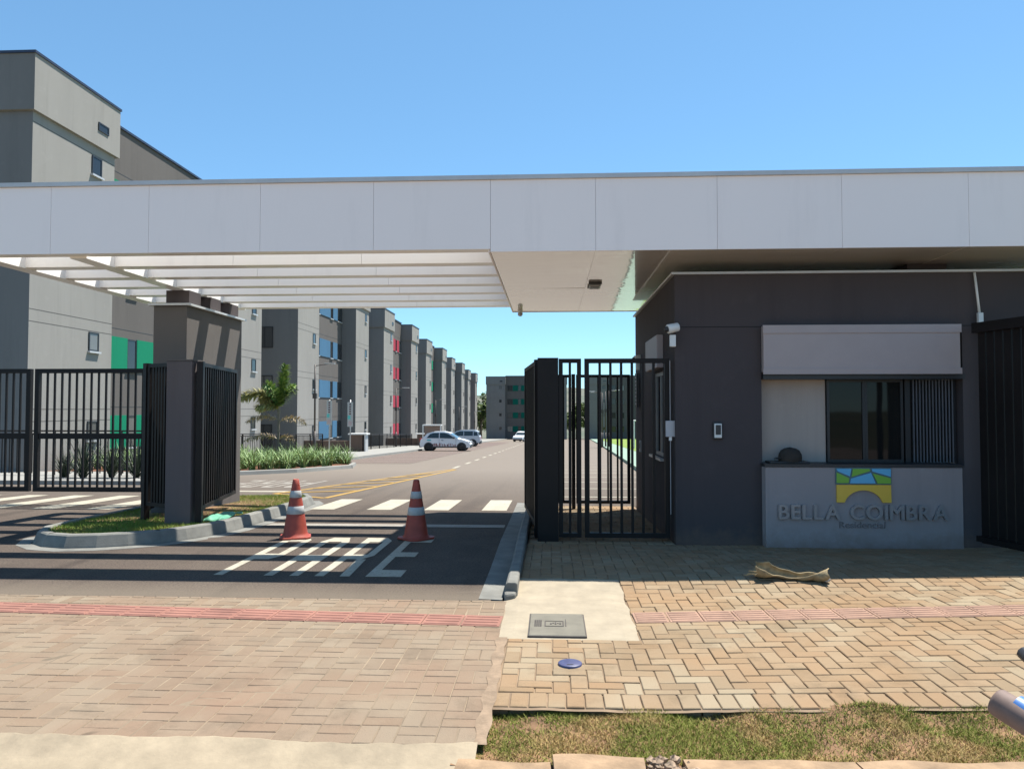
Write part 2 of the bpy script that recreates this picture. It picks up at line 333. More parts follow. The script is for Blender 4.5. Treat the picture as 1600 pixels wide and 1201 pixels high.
def thing(name, label, cat, loc=(0, 0, 0), rz=0.0, group=None):
    o = bpy.data.objects.new(name, None); COL.objects.link(o); o.location = loc; o.rotation_euler = (0, 0, rz); o.empty_display_size = 0.2
    return tag(o, label, cat, group)
def struct(o, kind='structure'): o['kind'] = kind; return o
def copy_tree(o, parent=None):
    c = o.copy(); COL.objects.link(c); c.parent = parent
    for ch in list(o.children): copy_tree(ch, c)
    return c
def g(y): return 0.0 if y < 9 else -0.034 * (y - 9)
def zs(x, y):                                                        # right-hand pavement: gentle cross fall, low rise added to shift the canopy shadow edge
    sm = lambda a, b_, v: (lambda u: u * u * (3 - 2 * u))(max(0.0, min(1.0, (v - a) / (b_ - a))))
    lift = 0.055 * sm(6.35, 6.95, y) * (1 - 0.85 * sm(7.4, 8.8, y))
    return lift if x < 0.6 else lift + 0.03 * (x - 0.6) * max(0.0, min(1.0, (8.8 - y) / 2.8))
def sheet(name, mat, x0, x1, ys, h=0.0, base=g):
    b = MB()
    for a, c in zip(ys, ys[1:]): b.quad((x0, a, base(a) + h), (x1, a, base(a) + h), (x1, c, base(c) + h), (x0, c, base(c) + h))
    return struct(b.build(name, mat))

# ------------------------------------------------------------------ terrain, street, road
b = MB()
yy = [-600, -40, 1.5, 3.0, 9, 210, 420, 900, 2500, 6000]
zz = [-0.5, -0.4, -0.4, -0.4, -0.4, -7.3, -22, -40, -60, -60]
for i in range(len(yy) - 1): b.quad((-4000, yy[i], zz[i]), (4000, yy[i], zz[i]), (4000, yy[i + 1], zz[i + 1]), (-4000, yy[i + 1], zz[i + 1]))
struct(b.build('ground', 'field'))
struct(MB().quad((-60, -16, -0.17), (60, -16, -0.17), (60, 3.0, -0.15), (-60, 3.0, -0.15)).build('street', 'street'))
b = MB()
for x0, x1, ya, yb in ((-15.5, -0.5, 6.19, 9.0), (-15.5, -0.5, 9.0, 13.35), (-15.5, 9.0, 13.35, 205)): b.quad((x0, ya, g(ya)), (x1, ya, g(ya)), (x1, yb, g(yb)), (x0, yb, g(yb)))
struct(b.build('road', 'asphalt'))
# hills on the horizon
b = MB(); nx, ny = 60, 8
hv = []
for j in range(ny + 1):
    for i in range(nx + 1):
        x = -1800 + 3600 * i / nx; y = 900 + 1500 * j / ny; t = j / ny
        hv.append((x, y, -45 + 105 * math.sin(t * math.pi / 2) * (0.75 + 0.25 * math.sin(x * 0.004 + 1.0) + 0.10 * math.sin(x * 0.013 + y * 0.01))))
hf = [(j * (nx + 1) + i, j * (nx + 1) + i + 1, (j + 1) * (nx + 1) + i + 1, (j + 1) * (nx + 1) + i) for j in range(ny) for i in range(nx)]
b.v = hv; b.f = hf; struct(b.build('hills', 'hill', smooth=True))

# ------------------------------------------------------------------ paving, blocks one by one
PM = {}
def paver_mesh(lx, ly, mat):
    k = (round(lx, 3), round(ly, 3), mat)
    if k not in PM: PM[k] = MB().cbox(-lx / 2, -ly / 2, -0.05, lx / 2, ly / 2, 0.0, 0.004).mesh('paver', mat)
    return PM[k]
def proj(x, y, z=0.0):                                               # where a point falls in the photograph, to leave out blocks no one can see
    q = cam_inv @ Vector((x, y, z)); d = -q.z
    return (800 + 1155 * q.x / d, 600.5 - 1155 * q.y / d)
cam_inv = (Matrix.Translation(cam.location) @ cam.rotation_euler.to_matrix().to_4x4()).inverted()
def clip(r, box):
    x0, y0, x1, y1 = max(r[0], box[0]), max(r[1], box[1]), min(r[2], box[2]), min(r[3], box[3])
    return None if x1 - x0 < 0.025 or y1 - y0 < 0.025 else (x0, y0, x1, y1)
def subtract(r, e):                                                  # largest piece of r outside e
    if r[2] <= e[0] or r[0] >= e[2] or r[3] <= e[1] or r[1] >= e[3]: return r
    c = [(r[0], r[1], e[0], r[3]), (e[2], r[1], r[2], r[3]), (r[0], r[1], r[2], e[1]), (r[0], e[3], r[2], r[3])]
    c = [k for k in c if k[2] - k[0] > 0.02 and k[3] - k[1] > 0.02]
    return max(c, key=lambda k: (k[2] - k[0]) * (k[3] - k[1])) if c else None
def lay(rects, base, mat, zf, wob, gap):
    """blocks of one pavement: the nearest 300 are objects, the others one mesh"""
    rects = [r for r in rects if r and -60 < proj((r[0] + r[2]) / 2, (r[1] + r[3]) / 2)[0] < 1660]
    rects.sort(key=lambda r: r[1])
    rest = MB()
    for i, r in enumerate(rects):
        cx, cy = (r[0] + r[2]) / 2, (r[1] + r[3]) / 2; lx, ly = r[2] - r[0] - gap, r[3] - r[1] - gap
        z = zf(cx, cy) + random.uniform(-wob, wob)
        tx = random.uniform(-1, 1) * wob * 2.5; ty = random.uniform(-1, 1) * wob * 2.5; tz = random.uniform(-0.012, 0.012)
        slope = (zf(cx + 0.1, cy) - zf(cx - 0.1, cy)) / 0.2; tx += (zf(cx, cy + 0.1) - zf(cx, cy - 0.1)) / 0.2
        if i < 300:
            put(paver_mesh(round(lx * 200) / 200, round(ly * 200) / 200, mat), 'paver', base, (cx, cy, z), (tx, ty - slope, tz))
        else:
            k = len(rest.v); rest.cbox(cx - lx / 2, cy - ly / 2, z - 0.05, cx + lx / 2, cy + ly / 2, z, 0.004)
            for q in range(k, len(rest.v)):
                v = rest.v[q]; rest.v[q] = (v[0], v[1], v[2] + (slope + ty) * (v[0] - cx) + tx * (v[1] - cy))
    if rest.v: struct(rest.build('paver_field', mat, base), 'stuff')
from mathutils import noise as mn
def sand(x0, x1, y0, y1, nx, ny, zf, lo, amp):
    b = MB()
    for j in range(ny + 1):
        for i in range(nx + 1):
            x, y = x0 + (x1 - x0) * i / nx, y0 + (y1 - y0) * j / ny
            h = mn.noise(Vector((x * 2.1, y * 2.1, 0.7))) * 0.6 + mn.noise(Vector((x * 9, y * 9, 2.7))) * 0.5
            b.v.append((x, y, zf(x, y) + lo + amp * h))
    b.f = [(j * (nx + 1) + i, j * (nx + 1) + i + 1, (j + 1) * (nx + 1) + i + 1, (j + 1) * (nx + 1) + i) for j in range(ny) for i in range(nx)]
    return b
drive = struct(sand(-7, -0.36, 3.55, 6.2, 160, 64, lambda x, y: 0.0, -0.0035, 0.006).build('driveway_paving', 'joint_sand', smooth=True))
rects = []
for i in range(-36, 0):                                              # basket weave, columns running towards the gate
    for j in range(0, 14):
        x, y = -0.36 + i * 0.2, 3.55 + j * 0.2
        if (i + j) % 2: rr = [(x, y, x + 0.1, y + 0.2), (x + 0.1, y, x + 0.2, y + 0.2)]
        else: rr = [(x, y, x + 0.2, y + 0.1), (x, y + 0.1, x + 0.2, y + 0.2)]
        rects += [clip(q, (-7, 3.55, -0.36, 6.2)) for q in rr]
lay(rects, drive, 'paver_drive', lambda x, y: 0.0, 0.0014, 0.007)
# tactile guide tiles
def tactile(base, x0, y0, x1, y1, size, mat, zf, bars):
    d = Vector((x1 - x0, y1 - y0, 0)); n = int(d.length / size); d.normalize(); ang = math.atan2(d.y, d.x)
    mb = MB().cbox(-size / 2 + 0.003, -0.135, -0.03, size / 2 - 0.003, 0.135, 0.005, 0.003)
    for k in range(bars):
        yb = -0.135 + 0.27 * (k + 0.5) / bars; mb.cbox(-size / 2 + 0.02, yb - 0.017, 0.0045, size / 2 - 0.02, yb + 0.017, 0.0095, 0.003)
    me = mb.mesh('tactile_tile', mat)
    for i in range(n):
        c = Vector((x0, y0, 0)) + d * size * (i + 0.5); sl = (zf(c.x + 0.1, c.y) - zf(c.x - 0.1, c.y)) / 0.2
        put(me, 'tactile_tile', base, (c.x, c.y, zf(c.x, c.y) + random.uniform(0, 0.002)), (0, -sl, ang))
tactile(drive, -0.37, 5.60, -5.9, 5.86, 0.295, 'tactile', lambda x, y: 0.0, 4)
# right-hand pavement: herringbone
walk = struct(sand(-0.36, 6.4, 4.0, 8.82, 150, 110, zs, -0.0085, 0.008).build('sidewalk_paving', 'joint_dark', smooth=True))
PAD = (-0.36, 5.2, 0.62, 6.83)
rects = []
W = 0.103
for p in range(-80, 90):
    for q in range(-60, 60):
        ox, oy = (p + 2 * q) * W - 0.3, (p - 2 * q) * W + 4.2
        for rr in ((ox, oy, ox + 2 * W, oy + W), (ox + 2 * W, oy - W, ox + 3 * W, oy + W)):
            rr = clip(rr, (-0.3, 4.23, 5.3, 8.8))
            if rr: rr = subtract(rr, PAD)
            if rr: rr = subtract(rr, (-0.36, 6.2, -0.27, 9))
            if rr: rects.append(rr)
for k in range(54): rects.append((-0.33 + k * W, 4.03, -0.33 + (k + 1) * W, 4.228))   # soldier course along the verge
lay(rects, walk, 'paver_walk', zs, 0.0028, 0.007)
rects = []
for i in range(0, 18):
    for j in range(0, 24):
        x, y = -0.26 + i * 0.2 + (0.1 if j % 2 else 0), 8.82 + j * 0.2
        rects.append(clip((x, y, x + 0.2, y + 0.2), (-0.26, 8.8, 1.46, 13.3)))
path = struct(MB().quad((-0.27, 8.8, 0.0), (1.5, 8.8, 0.0), (1.5, 13.3, g(13.3)), (-0.27, 13.3, g(13.3))).build('gate_path', 'joint_dark'))
lay(rects, path, 'paver_walk', lambda x, y: g(y) + 0.012, 0.002, 0.008)
tactile(walk, 0.63, 5.74, 4.8, 5.80, 0.255, 'tactile_pale', zs, 5)
# cement pad with cover, blue cap
b = MB(); n = 10
for i in range(n):
    for j in range(n):
        def pt(i, j):
            x = PAD[0] + (PAD[2] - PAD[0]) * i / n + 0.012 * math.sin(j * 2.1 + i) * (i in (0, n)) - 0.05 * (i == 0) * (0.4 + 0.6 * math.sin(j * 0.9) ** 2); y = PAD[1] + (PAD[3] - PAD[1]) * j / n + 0.01 * math.sin(i * 1.9) * (j in (0, n))
            return (x, y, zs(0.1, y) + 0.007 + 0.003 * math.sin(i * 1.7) * math.sin(j * 1.3) - (0.012 if (i in (0, n) or j in (0, n)) else 0))
        b.quad(pt(i, j), pt(i + 1, j), pt(i + 1, j + 1), pt(i, j + 1))
struct(b.build('concrete_pad', 'pad'))
b = MB()
for k in range(24):
    ya, yb = 3.56 + k * 0.069, 3.56 + (k + 1) * 0.069; e0, e1 = 0.012 * math.sin(k * 1.3), 0.012 * math.sin((k + 1) * 1.3)
    b.quad((-0.375 + e0, ya, 0.003), (-0.305 - e0 * 0.6, ya, 0.003), (-0.305 - e1 * 0.6, yb, 0.003), (-0.375 + e1, yb, 0.003))
struct(b.build('mortar_strip', 'mortar'))
t = thing('utility_cover', 'grey rectangular utility cover set in the pale cement pad', 'cover', (0.045, 5.52, 0.008))
MB().cbox(-0.2, -0.28, -0.03, 0.2, 0.27, 0.006, 0.004).build('plate', 'lid', t)
b = MB(); b.box(-0.207, -0.285, -0.03, -0.201, 0.275, 0.002).box(0.201, -0.285, -0.03, 0.208, 0.275, 0.002).box(-0.2, -0.288, -0.03, 0.2, -0.281, 0.002).box(-0.2, 0.271, -0.03, 0.2, 0.278, 0.002)
b.build('gap', 'lid_line', t)
b = MB()
for x0, y0, x1, y1 in ((-0.09, -0.07, 0.05, -0.062), (-0.09, 0.06, 0.05, 0.068), (-0.09, -0.062, -0.082, 0.06), (0.042, -0.062, 0.05, 0.06), (0.062, -0.07, 0.068, 0.11)): b.box(x0, y0, 0.0065, x1, y1, 0.009)
for k in range(5): b.box(-0.05 + k * 0.017, -0.02 + (k % 2) * 0.02, 0.0065, -0.038 + k * 0.017, 0.012 + (k % 3) * 0.012, 0.009)
b.build('raised_emblem', 'lid_line', t)
b = MB()
for k in range(6):
    for q in range(4): b.box(-0.165 + q * 0.014, -0.075 + k * 0.028, 0.0065, -0.155 + q * 0.014, -0.055 + k * 0.028, 0.0085)
b.build('stamped_text', 'lid_line', t)
t = thing('pipe_cap', 'small round blue plastic cap set among the paving blocks', 'cap', (0.12, 4.7, 0.004))
MB().lathe([(0.075, -0.02), (0.075, 0.004), (0.071, 0.007), (0.0, 0.0075)], 28).build('disc', 'blue_cap', t, True)
MB().box(-0.02, -0.045, 0.0076, 0.02, -0.033, 0.0085).build('finger_slot', 'dark_plastic', t)

# gutter, street kerb, verge
b = MB(); n = 130
for i in range(n):
    x0, x1 = -8 + 7.65 * i / n, -8 + 7.65 * (i + 1) / n
    w0, w1 = [0.05 * mn.noise(Vector((q * 1.7, 0.3, 5))) + 0.025 * mn.noise(Vector((q * 8, 0.3, 9))) for q in (x0, x1)]
    b.quad((x0, 3.575 + w0, -0.001), (x0, 3.555 + w0 * 0.8, 0.006), (x1, 3.555 + w1 * 0.8, 0.006), (x1, 3.575 + w1, -0.001)); b.quad((x0, 3.555 + w0 * 0.8, 0.006), (x0, 3.40, -0.03), (x1, 3.40, -0.03), (x1, 3.555 + w1 * 0.8, 0.006))
    b.quad((x0, 3.40, -0.03), (x0, 2.75, -0.155), (x1, 2.75, -0.155), (x1, 3.40, -0.03))
struct(b.build('gutter_apron', 'gutter'))
def stone(x0, x1, z0, z1, mat, seg, rr, fr=0.19):
    b = MB(); pts = []
    for i in range(seg + 1):
        x = x0 + (x1 - x0) * i / seg; pts.append((x, 3.40 + 0.006 * math.sin(x * 9), 0.03 * max(0, x - 0.6)*0.6 + 0.004 * math.sin(x * 13)))
    prof = [(fr, z0), (fr - 0.012, z1 - rr), (fr - 0.035, z1 - 0.004), (0.04, z1), (-0.045, z1 - 0.004), (-0.06, z1 - 0.02), (-0.06, z0)]
    b.sweep(pts, prof); return b
kb = thing('street_kerb', 'worn clay-stained kerb stones along the grass verge', 'kerb'); 
stone(-0.43, 0.0, -0.3, -0.012, 'kerb_clay', 6, 0.03).build('kerb_stone', 'kerb_clay', kb)
stone(0.01, 0.42, -0.3, 0.022, 'kerb_clay', 6, 0.02, 0.145).build('kerb_stone', 'kerb_clay', kb)
stone(0.60, 1.36, -0.3, 0.012, 'kerb_clay', 12, 0.06, 0.18).build('kerb_stone', 'kerb_clay', kb)
stone(1.37, 2.36, -0.3, 0.01, 'kerb_clay', 12, 0.06, 0.18).build('kerb_stone', 'kerb_clay', kb)
stone(2.37, 3.6, -0.3, 0.01, 'kerb_clay', 12, 0.06, 0.18).build('kerb_stone', 'kerb_clay', kb)
b = MB()
for k in range(110):
    x = random.gauss(0.505, 0.05); y = random.uniform(3.24, 3.44); r = random.uniform(0.006, 0.026); z = random.uniform(-0.05, 0.02)
    n0 = len(b.v); b.lathe([(0, -r), (r * 0.9, -r * 0.4), (r, r * 0.3), (0, r * 0.9)], 6, (x, y, z))
    for q in range(n0, len(b.v)):
        v = b.v[q]; b.v[q] = (v[0] + random.uniform(-r, r) * 0.3, v[1] + random.uniform(-r, r) * 0.3, v[2] + random.uniform(-r, r) * 0.2)
struct(b.build('rubble', 'rubble', kb), 'stuff')
def verge_z(x, y): return zs(x, y) * 0.8 - 0.035 + 0.012 * math.sin(x * 5.1 + y * 3) + 0.01 * math.sin(x * 11 + 2) + 0.035 * max(0, min(1, (y - 3.9) / 0.12)) * max(0, min(1, (x - 0.75) / 0.3))
b = MB(); nx, ny = 70, 14
for i in range(nx):
    for j in range(ny):
        p = [(-0.46 + 4.0 * (i + a) / nx, 3.41 + 0.65 * (j + c) / ny) for a, c in ((0, 0), (1, 0), (1, 1), (0, 1))]
        b.quad(*[(x, y, verge_z(x, y)) for x, y in p])
struct(b.build('verge', 'verge_soil'))
def blades(name, mat, n, pick, zf, hmin, hmax, wd, lean, keep=None):
    b = MB()
    for k in range(n):
        x, y = pick()
        if keep and not keep(x, y): continue
        z = zf(x, y); a = random.uniform(0, 6.283); h = random.uniform(hmin, hmax); l = random.uniform(0.1, lean) * h
        dx, dy = math.cos(a) * wd, math.sin(a) * wd; a2 = random.uniform(0, 6.283); lx, ly = math.cos(a2) * l, math.sin(a2) * l
        b.tri((x - dx, y - dy, z), (x + dx, y + dy, z), (x + lx, y + ly, z + h))
    o = b.build(name, mat); struct(o, 'stuff'); return o
from mathutils import noise as mn
def bare(x, y): return mn.noise(Vector((x * 2.3 + 4, y * 3.1, 1.3))) * 0.6 + mn.noise(Vector((x * 7, y * 7, 3))) * 0.4
o = blades('verge_grass', 'verge_grass', 70000, lambda: (random.uniform(-0.35, 3.3), random.uniform(3.44, 4.045)), verge_z, 0.006, 0.026, 0.0022, 2.0,
           lambda x, y: bare(x, y) > -0.42 + 0.5 * random.random())
o['label'] = 'patchy half dry grass between the kerb and the paving'; o['category'] = 'grass'

# kerbs of the entry road
kr = thing('road_kerb', 'grey concrete kerb with gutter beside the pedestrian gate path', 'kerb')
pts = [(-0.345, 6.24, 0.0), (-0.345, 6.34, 0.0), (-0.34, 7.4, 0), (-0.345, 9, 0), (-0.35, 11.5, g(11.5)), (-0.36, 13.9, g(13.9))]
MB().sweep(pts[1:], [(-0.055, -0.05), (-0.04, 0.105), (-0.02, 0.12), (0.05, 0.12), (0.062, 0.105), (0.062, -0.05)]).build('kerb_face', 'kerb', kr, bevel=0.01)
MB().sweep(pts, [(-0.26, -0.05), (-0.26, 0.006), (-0.062, -0.002), (-0.062, -0.05)]).build('gutter', 'kerb', kr)
MB().prism([(-0.40, 6.335), (-0.285, 6.335), (-0.30, 6.26), (-0.385, 6.22)], 0.05, 'z', -0.03).build('kerb_nose', 'kerb', kr, bevel=0.02)
ISL = [(-6.55, 13.6), (-6.5, 11.5), (-6.4, 9.6), (-6.3, 8.85), (-6.13, 8.51), (-5.86, 8.3), (-5.55, 8.22), (-5.21, 8.28), (-4.91, 8.41), (-4.62, 8.59), (-4.42, 8.85), (-4.26, 9.23), (-4.19, 9.73), (-4.2, 10.9), (-4.23, 12.5), (-4.32, 13.4), (-4.6, 14.0)]
ik = thing('island_kerb', 'grey rounded kerb around the grassed traffic island', 'kerb')
ip = [(x, y, g(y)) for x, y in ISL]
def resample(p, step):
    out = [Vector(p[0])]
    for a, c in zip(p, p[1:]):
        a, c = Vector(a), Vector(c); n = max(1, int((c - a).length / step))
        out += [a.lerp(c, (k + 1) / n) for k in range(n)]
    return out
rp = resample(ip, 0.25)
seg = 4
for k in range(0, len(rp) - 1, seg):                                  # kerb stones butted end to end
    pts = [tuple(v) for v in rp[k:k + seg + 1]]
    if len(pts) < 2: continue
    MB().sweep(pts, [(0.02, -0.05), (0.0, 0.02), (-0.045, 0.135), (-0.065, 0.15), (-0.14, 0.15), (-0.155, 0.13), (-0.155, -0.05)]).build('kerb_stone', 'kerb', ik)
MB().sweep([tuple(v) for v in rp], [(0.17, -0.05), (0.17, 0.003), (0.02, 0.006), (0.02, -0.05)]).build('gutter', 'kerb', ik)
def inside(x, y, P):
    r = False
    for (x0, y0), (x1, y1) in zip(P, P[1:] + P[:1]):
        if (y0 > y) != (y1 > y) and x < (x1 - x0) * (y - y0) / (y1 - y0) + x0: r = not r
    return r
b = MB(); n0 = len(ISL)
cen = (-5.3, 11.0)
for (x0, y0), (x1, y1) in zip(ISL, ISL[1:] + ISL[:1]): 
    f = lambda x, y: (cen[0] + (x - cen[0]) * 0.93, cen[1] + (y - cen[1]) * 0.96)
    a, c = f(x0, y0), f(x1, y1); b.tri((*a, g(a[1]) + 0.12), (*c, g(c[1]) + 0.12), (*cen, g(cen[1]) + 0.15))
struct(b.build('island_ground', 'verge_soil'))
ISL2 = [(cen[0] + (x - cen[0]) * 0.92, cen[1] + (y - cen[1]) * 0.955) for x, y in ISL]
o = blades('island_grass', 'island_grass', 60000, lambda: (random.uniform(-6.5, -4.2), random.uniform(8.3, 14)), lambda x, y: g(y) + 0.115, 0.018, 0.05, 0.004, 1.3,
           lambda x, y: inside(x, y, ISL2) and not (-5.95 < x < -5.28 and 10.45 < y < 12.45))
o['label'] = 'short green lawn on the traffic island below the gate pillar'; o['category'] = 'grass'

# ------------------------------------------------------------------ road markings
def mark(name, mat, polys):
    b = MB()
    for P in polys:
        n = len(b.v); b.v += [(x, y, g(y) + 0.005) for x, y in P]; b.f.append(tuple(range(n, n + len(P))))
    return struct(b.build(name, mat))
def rect(x0, y0, x1, y1): return [(x0, y0), (x1, y0), (x1, y1), (x0, y1)]
for k in range(4):
    x = -4.1 + 0.98 * k; mark('crosswalk_stripe', 'paint_white', [rect(x, 12.45, x + 0.42, 14.4)])
for k in range(6):
    x = -7.9 - 0.98 * k; mark('crosswalk_stripe', 'paint_white', [rect(x, 12.2, x + 0.44, 14.9)])
mark('stop_line', 'paint_worn', [rect(-4.0, 10.2, -0.64, 10.5)])
mark('stop_line', 'paint_white', [rect(-9.6, 16.05, -5.75, 16.35)])
GL = {'P': [rect(0, 0, .09, 2.1), rect(.09, 1.8, .25, 2.1), rect(.09, .75, .25, 1.05), [(.25, .75), (.34, .95), (.34, 1.9), (.25, 2.1)]],
      'A': [rect(0, 0, .09, 1.8), rect(.25, 0, .34, 1.8), [(0, 1.8), (.34, 1.8), (.27, 2.1), (.07, 2.1)], rect(.09, .7, .25, 1.0)],
      'R': [rect(0, 0, .09, 2.1), rect(.09, 1.8, .25, 2.1), rect(.09, .8, .25, 1.05), [(.25, .8), (.34, 1.0), (.34, 1.9), (.25, 2.1)], [(.245, 0), (.34, 0), (.30, .8), (.2, .8)]],
      'E': [rect(0, 0, .09, 2.1), rect(.09, 1.8, .34, 2.1), rect(.09, .95, .30, 1.2), rect(.09, 0, .34, .3)]}
# P's bowl hides nothing of the asphalt inside it: the pieces butt end to end
for i, ch in enumerate('PARE'):
    ox, oy = -3.24 + i * 0.493, 7.0
    mark('stop_lettering', 'paint_white', [[(ox + x, oy + y) for x, y in P] for P in GL[ch]])['label'] = 'letter ' + ch + ' of the word PARE painted on the entry lane'
    ox2, oy2 = -6.05 - i * 0.56, 20.0
    mark('stop_lettering', 'paint_worn', [[(ox2 - x * 1.15, oy2 - y * 1.25) for x, y in P] for P in GL[ch]])['label'] = 'letter ' + ch + ' of the word PARE painted on the exit lane'
def stripe(x0, y0, x1, y1, wd):
    d = Vector((x1 - x0, y1 - y0)); d.normalize(); n = Vector((-d.y, d.x)) * wd / 2
    return [(x0 - n.x, y0 - n.y), (x1 - n.x, y1 - n.y), (x1 + n.x, y1 + n.y), (x0 + n.x, y0 + n.y)]
A0, A1, B0 = Vector((-5.9, 15.6)), Vector((-3.5, 26.8)), Vector((-4.5, 14.6))
ye = [stripe(*A0, *A1, 0.13), stripe(*B0, *(A1 + Vector((.1, -.3))), 0.13), stripe(*A0, *B0, 0.13)]
for k in range(6):
    p = A0.lerp(A1, 0.02 + 0.12 * k); q = B0.lerp(A1, 0.16 + 0.115 * k); ye.append(stripe(*p, *q, 0.16))
for i, P in enumerate(ye):
    b = MB(); n = len(P); b.v = [(x, y, g(y) + 0.005 + 0.0012 * i) for x, y in P]; b.f = [tuple(range(n))]; struct(b.build('chevron_marking', 'paint_yellow'))
for k in range(24): mark('lane_dash', 'paint_white', [rect(-3.68, 27.5 + k * 4, -3.54, 29.3 + k * 4)])
for k in range(8): mark('bay_line', 'paint_white', [rect(0.2, 15.2 + 2.3 * k, 2.45 + 0.08 * k, 15.33 + 2.3 * k)])
sheet('parking_bay', 'bay', -9.6, -6.0, [31.5, 110], 0.006)
for k in range(20):
    b = MB(); y = 32 + k * 2.4; b.quad(*[(x, q, g(q) + 0.012) for x, q in rect(-9.5, y, -5.9, y + 0.14)]); struct(b.build('bay_line', 'paint_white'))
# walkways inside
b = MB()
LW = [(2.35, 13.4), (3.2, 30), (5.3, 77), (10.0, 195)]
for (x0, y0), (x1, y1) in zip(LW, LW[1:]):
    b.quad((x0, y0, g(y0) + 0.13), (x0 + 1.6, y0, g(y0) + 0.13), (x1 + 1.6, y1, g(y1) + 0.13), (x1, y1, g(y1) + 0.13))
    b.quad((x0, y0, g(y0) - 0.02), (x0, y0, g(y0) + 0.13), (x1, y1, g(y1) + 0.13), (x1, y1, g(y1) - 0.02))
struct(b.build('green_walkway', 'kerb_green'))
b = MB()
for (x0, y0), (x1, y1) in zip(LW, LW[1:]): b.quad((x0 + 1.6, y0, g(y0) + 0.14), (x0 + 14, y0, g(y0) + 0.14), (x1 + 14, y1, g(y1) + 0.14), (x1 + 1.6, y1, g(y1) + 0.14))
struct(b.build('side_lawn', 'island_grass'))
b = MB()
def slab(P, h, t=0.2):
    n = len(b.v); b.v += [(x, y, g(y) + h) for x, y in P] + [(x, y, g(y) + h - t) for x, y in P]; k = len(P)
    b.f.append(tuple(range(n, n + k)))
    for i in range(k): j = (i + 1) % k; b.f.append((n + i, n + k + i, n + k + j, n + j))
slab([(-16, 31.2), (-9.4, 31.2), (-9.7, 38), (-9.7, 200), (-16, 200)], 0.13)
slab([(-22, 17.9), (-9.9, 18.0), (-9.6, 20.5), (-9.8, 22.3), (-22, 22.3)], 0.10)
struct(b.build('inner_sidewalk', 'concrete'))
BED = [(-15.9, 22.4), (-9.7, 22.4), (-8.45, 24.05), (-7.5, 27.2), (-8.0, 29.6), (-9.3, 31.1), (-15.9, 31.1)]
b = MB(); n = len(BED); b.v = [(x, y, g(y) + 0.10) for x, y in BED]; b.f = [tuple(range(n))]; struct(b.build('bed_ground', 'bed_soil'))
bk = thing('bed_kerb', 'pale concrete kerb around the planted bed', 'kerb')
for P in (BED[1:4], BED[3:6]):
    MB().sweep([tuple(v) for v in resample([(x, y, g(y)) for x, y in P], 0.8)], [(0.16, -0.05), (0.14, 0.12), (0.0, 0.13), (-0.02, -0.05)]).build('kerb_stone', 'concrete', bk)

# ------------------------------------------------------------------ apartment blocks
WM = {}
def wmesh(kind, lx, lz):
    k = (kind, round(lx, 2), round(lz, 2))
    if k in WM: return WM[k]
    b = MB(); f = 0.05
    if kind == 'window':      # frame in the facade plane facing +x, y along the wall
        b.box(-0.04, 0, 0, 0.03, f, lz).box(-0.04, lx - f, 0, 0.03, lx, lz).box(-0.04, f, 0, 0.03, lx - f, f).box(-0.04, f, lz - f, 0.03, lx - f, lz)
        if lx > 0.9: b.box(-0.04, lx / 2 - 0.025, f, 0.028, lx / 2 + 0.025, lz - f)
        me = b.mesh('window', 'dark_frame')
    elif kind == 'pane': me = b.box(-0.03, f, f, 0.012, lx - f, lz - f).mesh('pane', 'glass')
    elif kind == 'sill': me = b.box(-0.02, -0.05, -0.07, 0.09, lx + 0.05, -0.005).mesh('sill', 'trim')
    WM[k] = me; return me
PITCH = 3.1
def window(root, x, y, z, lx, lz, face='x', sill=True):
    rot = (0, 0, 0) if face == 'x' else (0, 0, -math.pi / 2)
    o = put(wmesh('window', lx, lz), 'window', root, (x + (0.004 if face == 'x' else 0), y - (0.004 if face != 'x' else 0), z), rot)
    put(wmesh('pane', lx, lz), 'pane', o)
    if sill: put(wmesh('sill', lx, lz), 'sill', o)
CM = {}
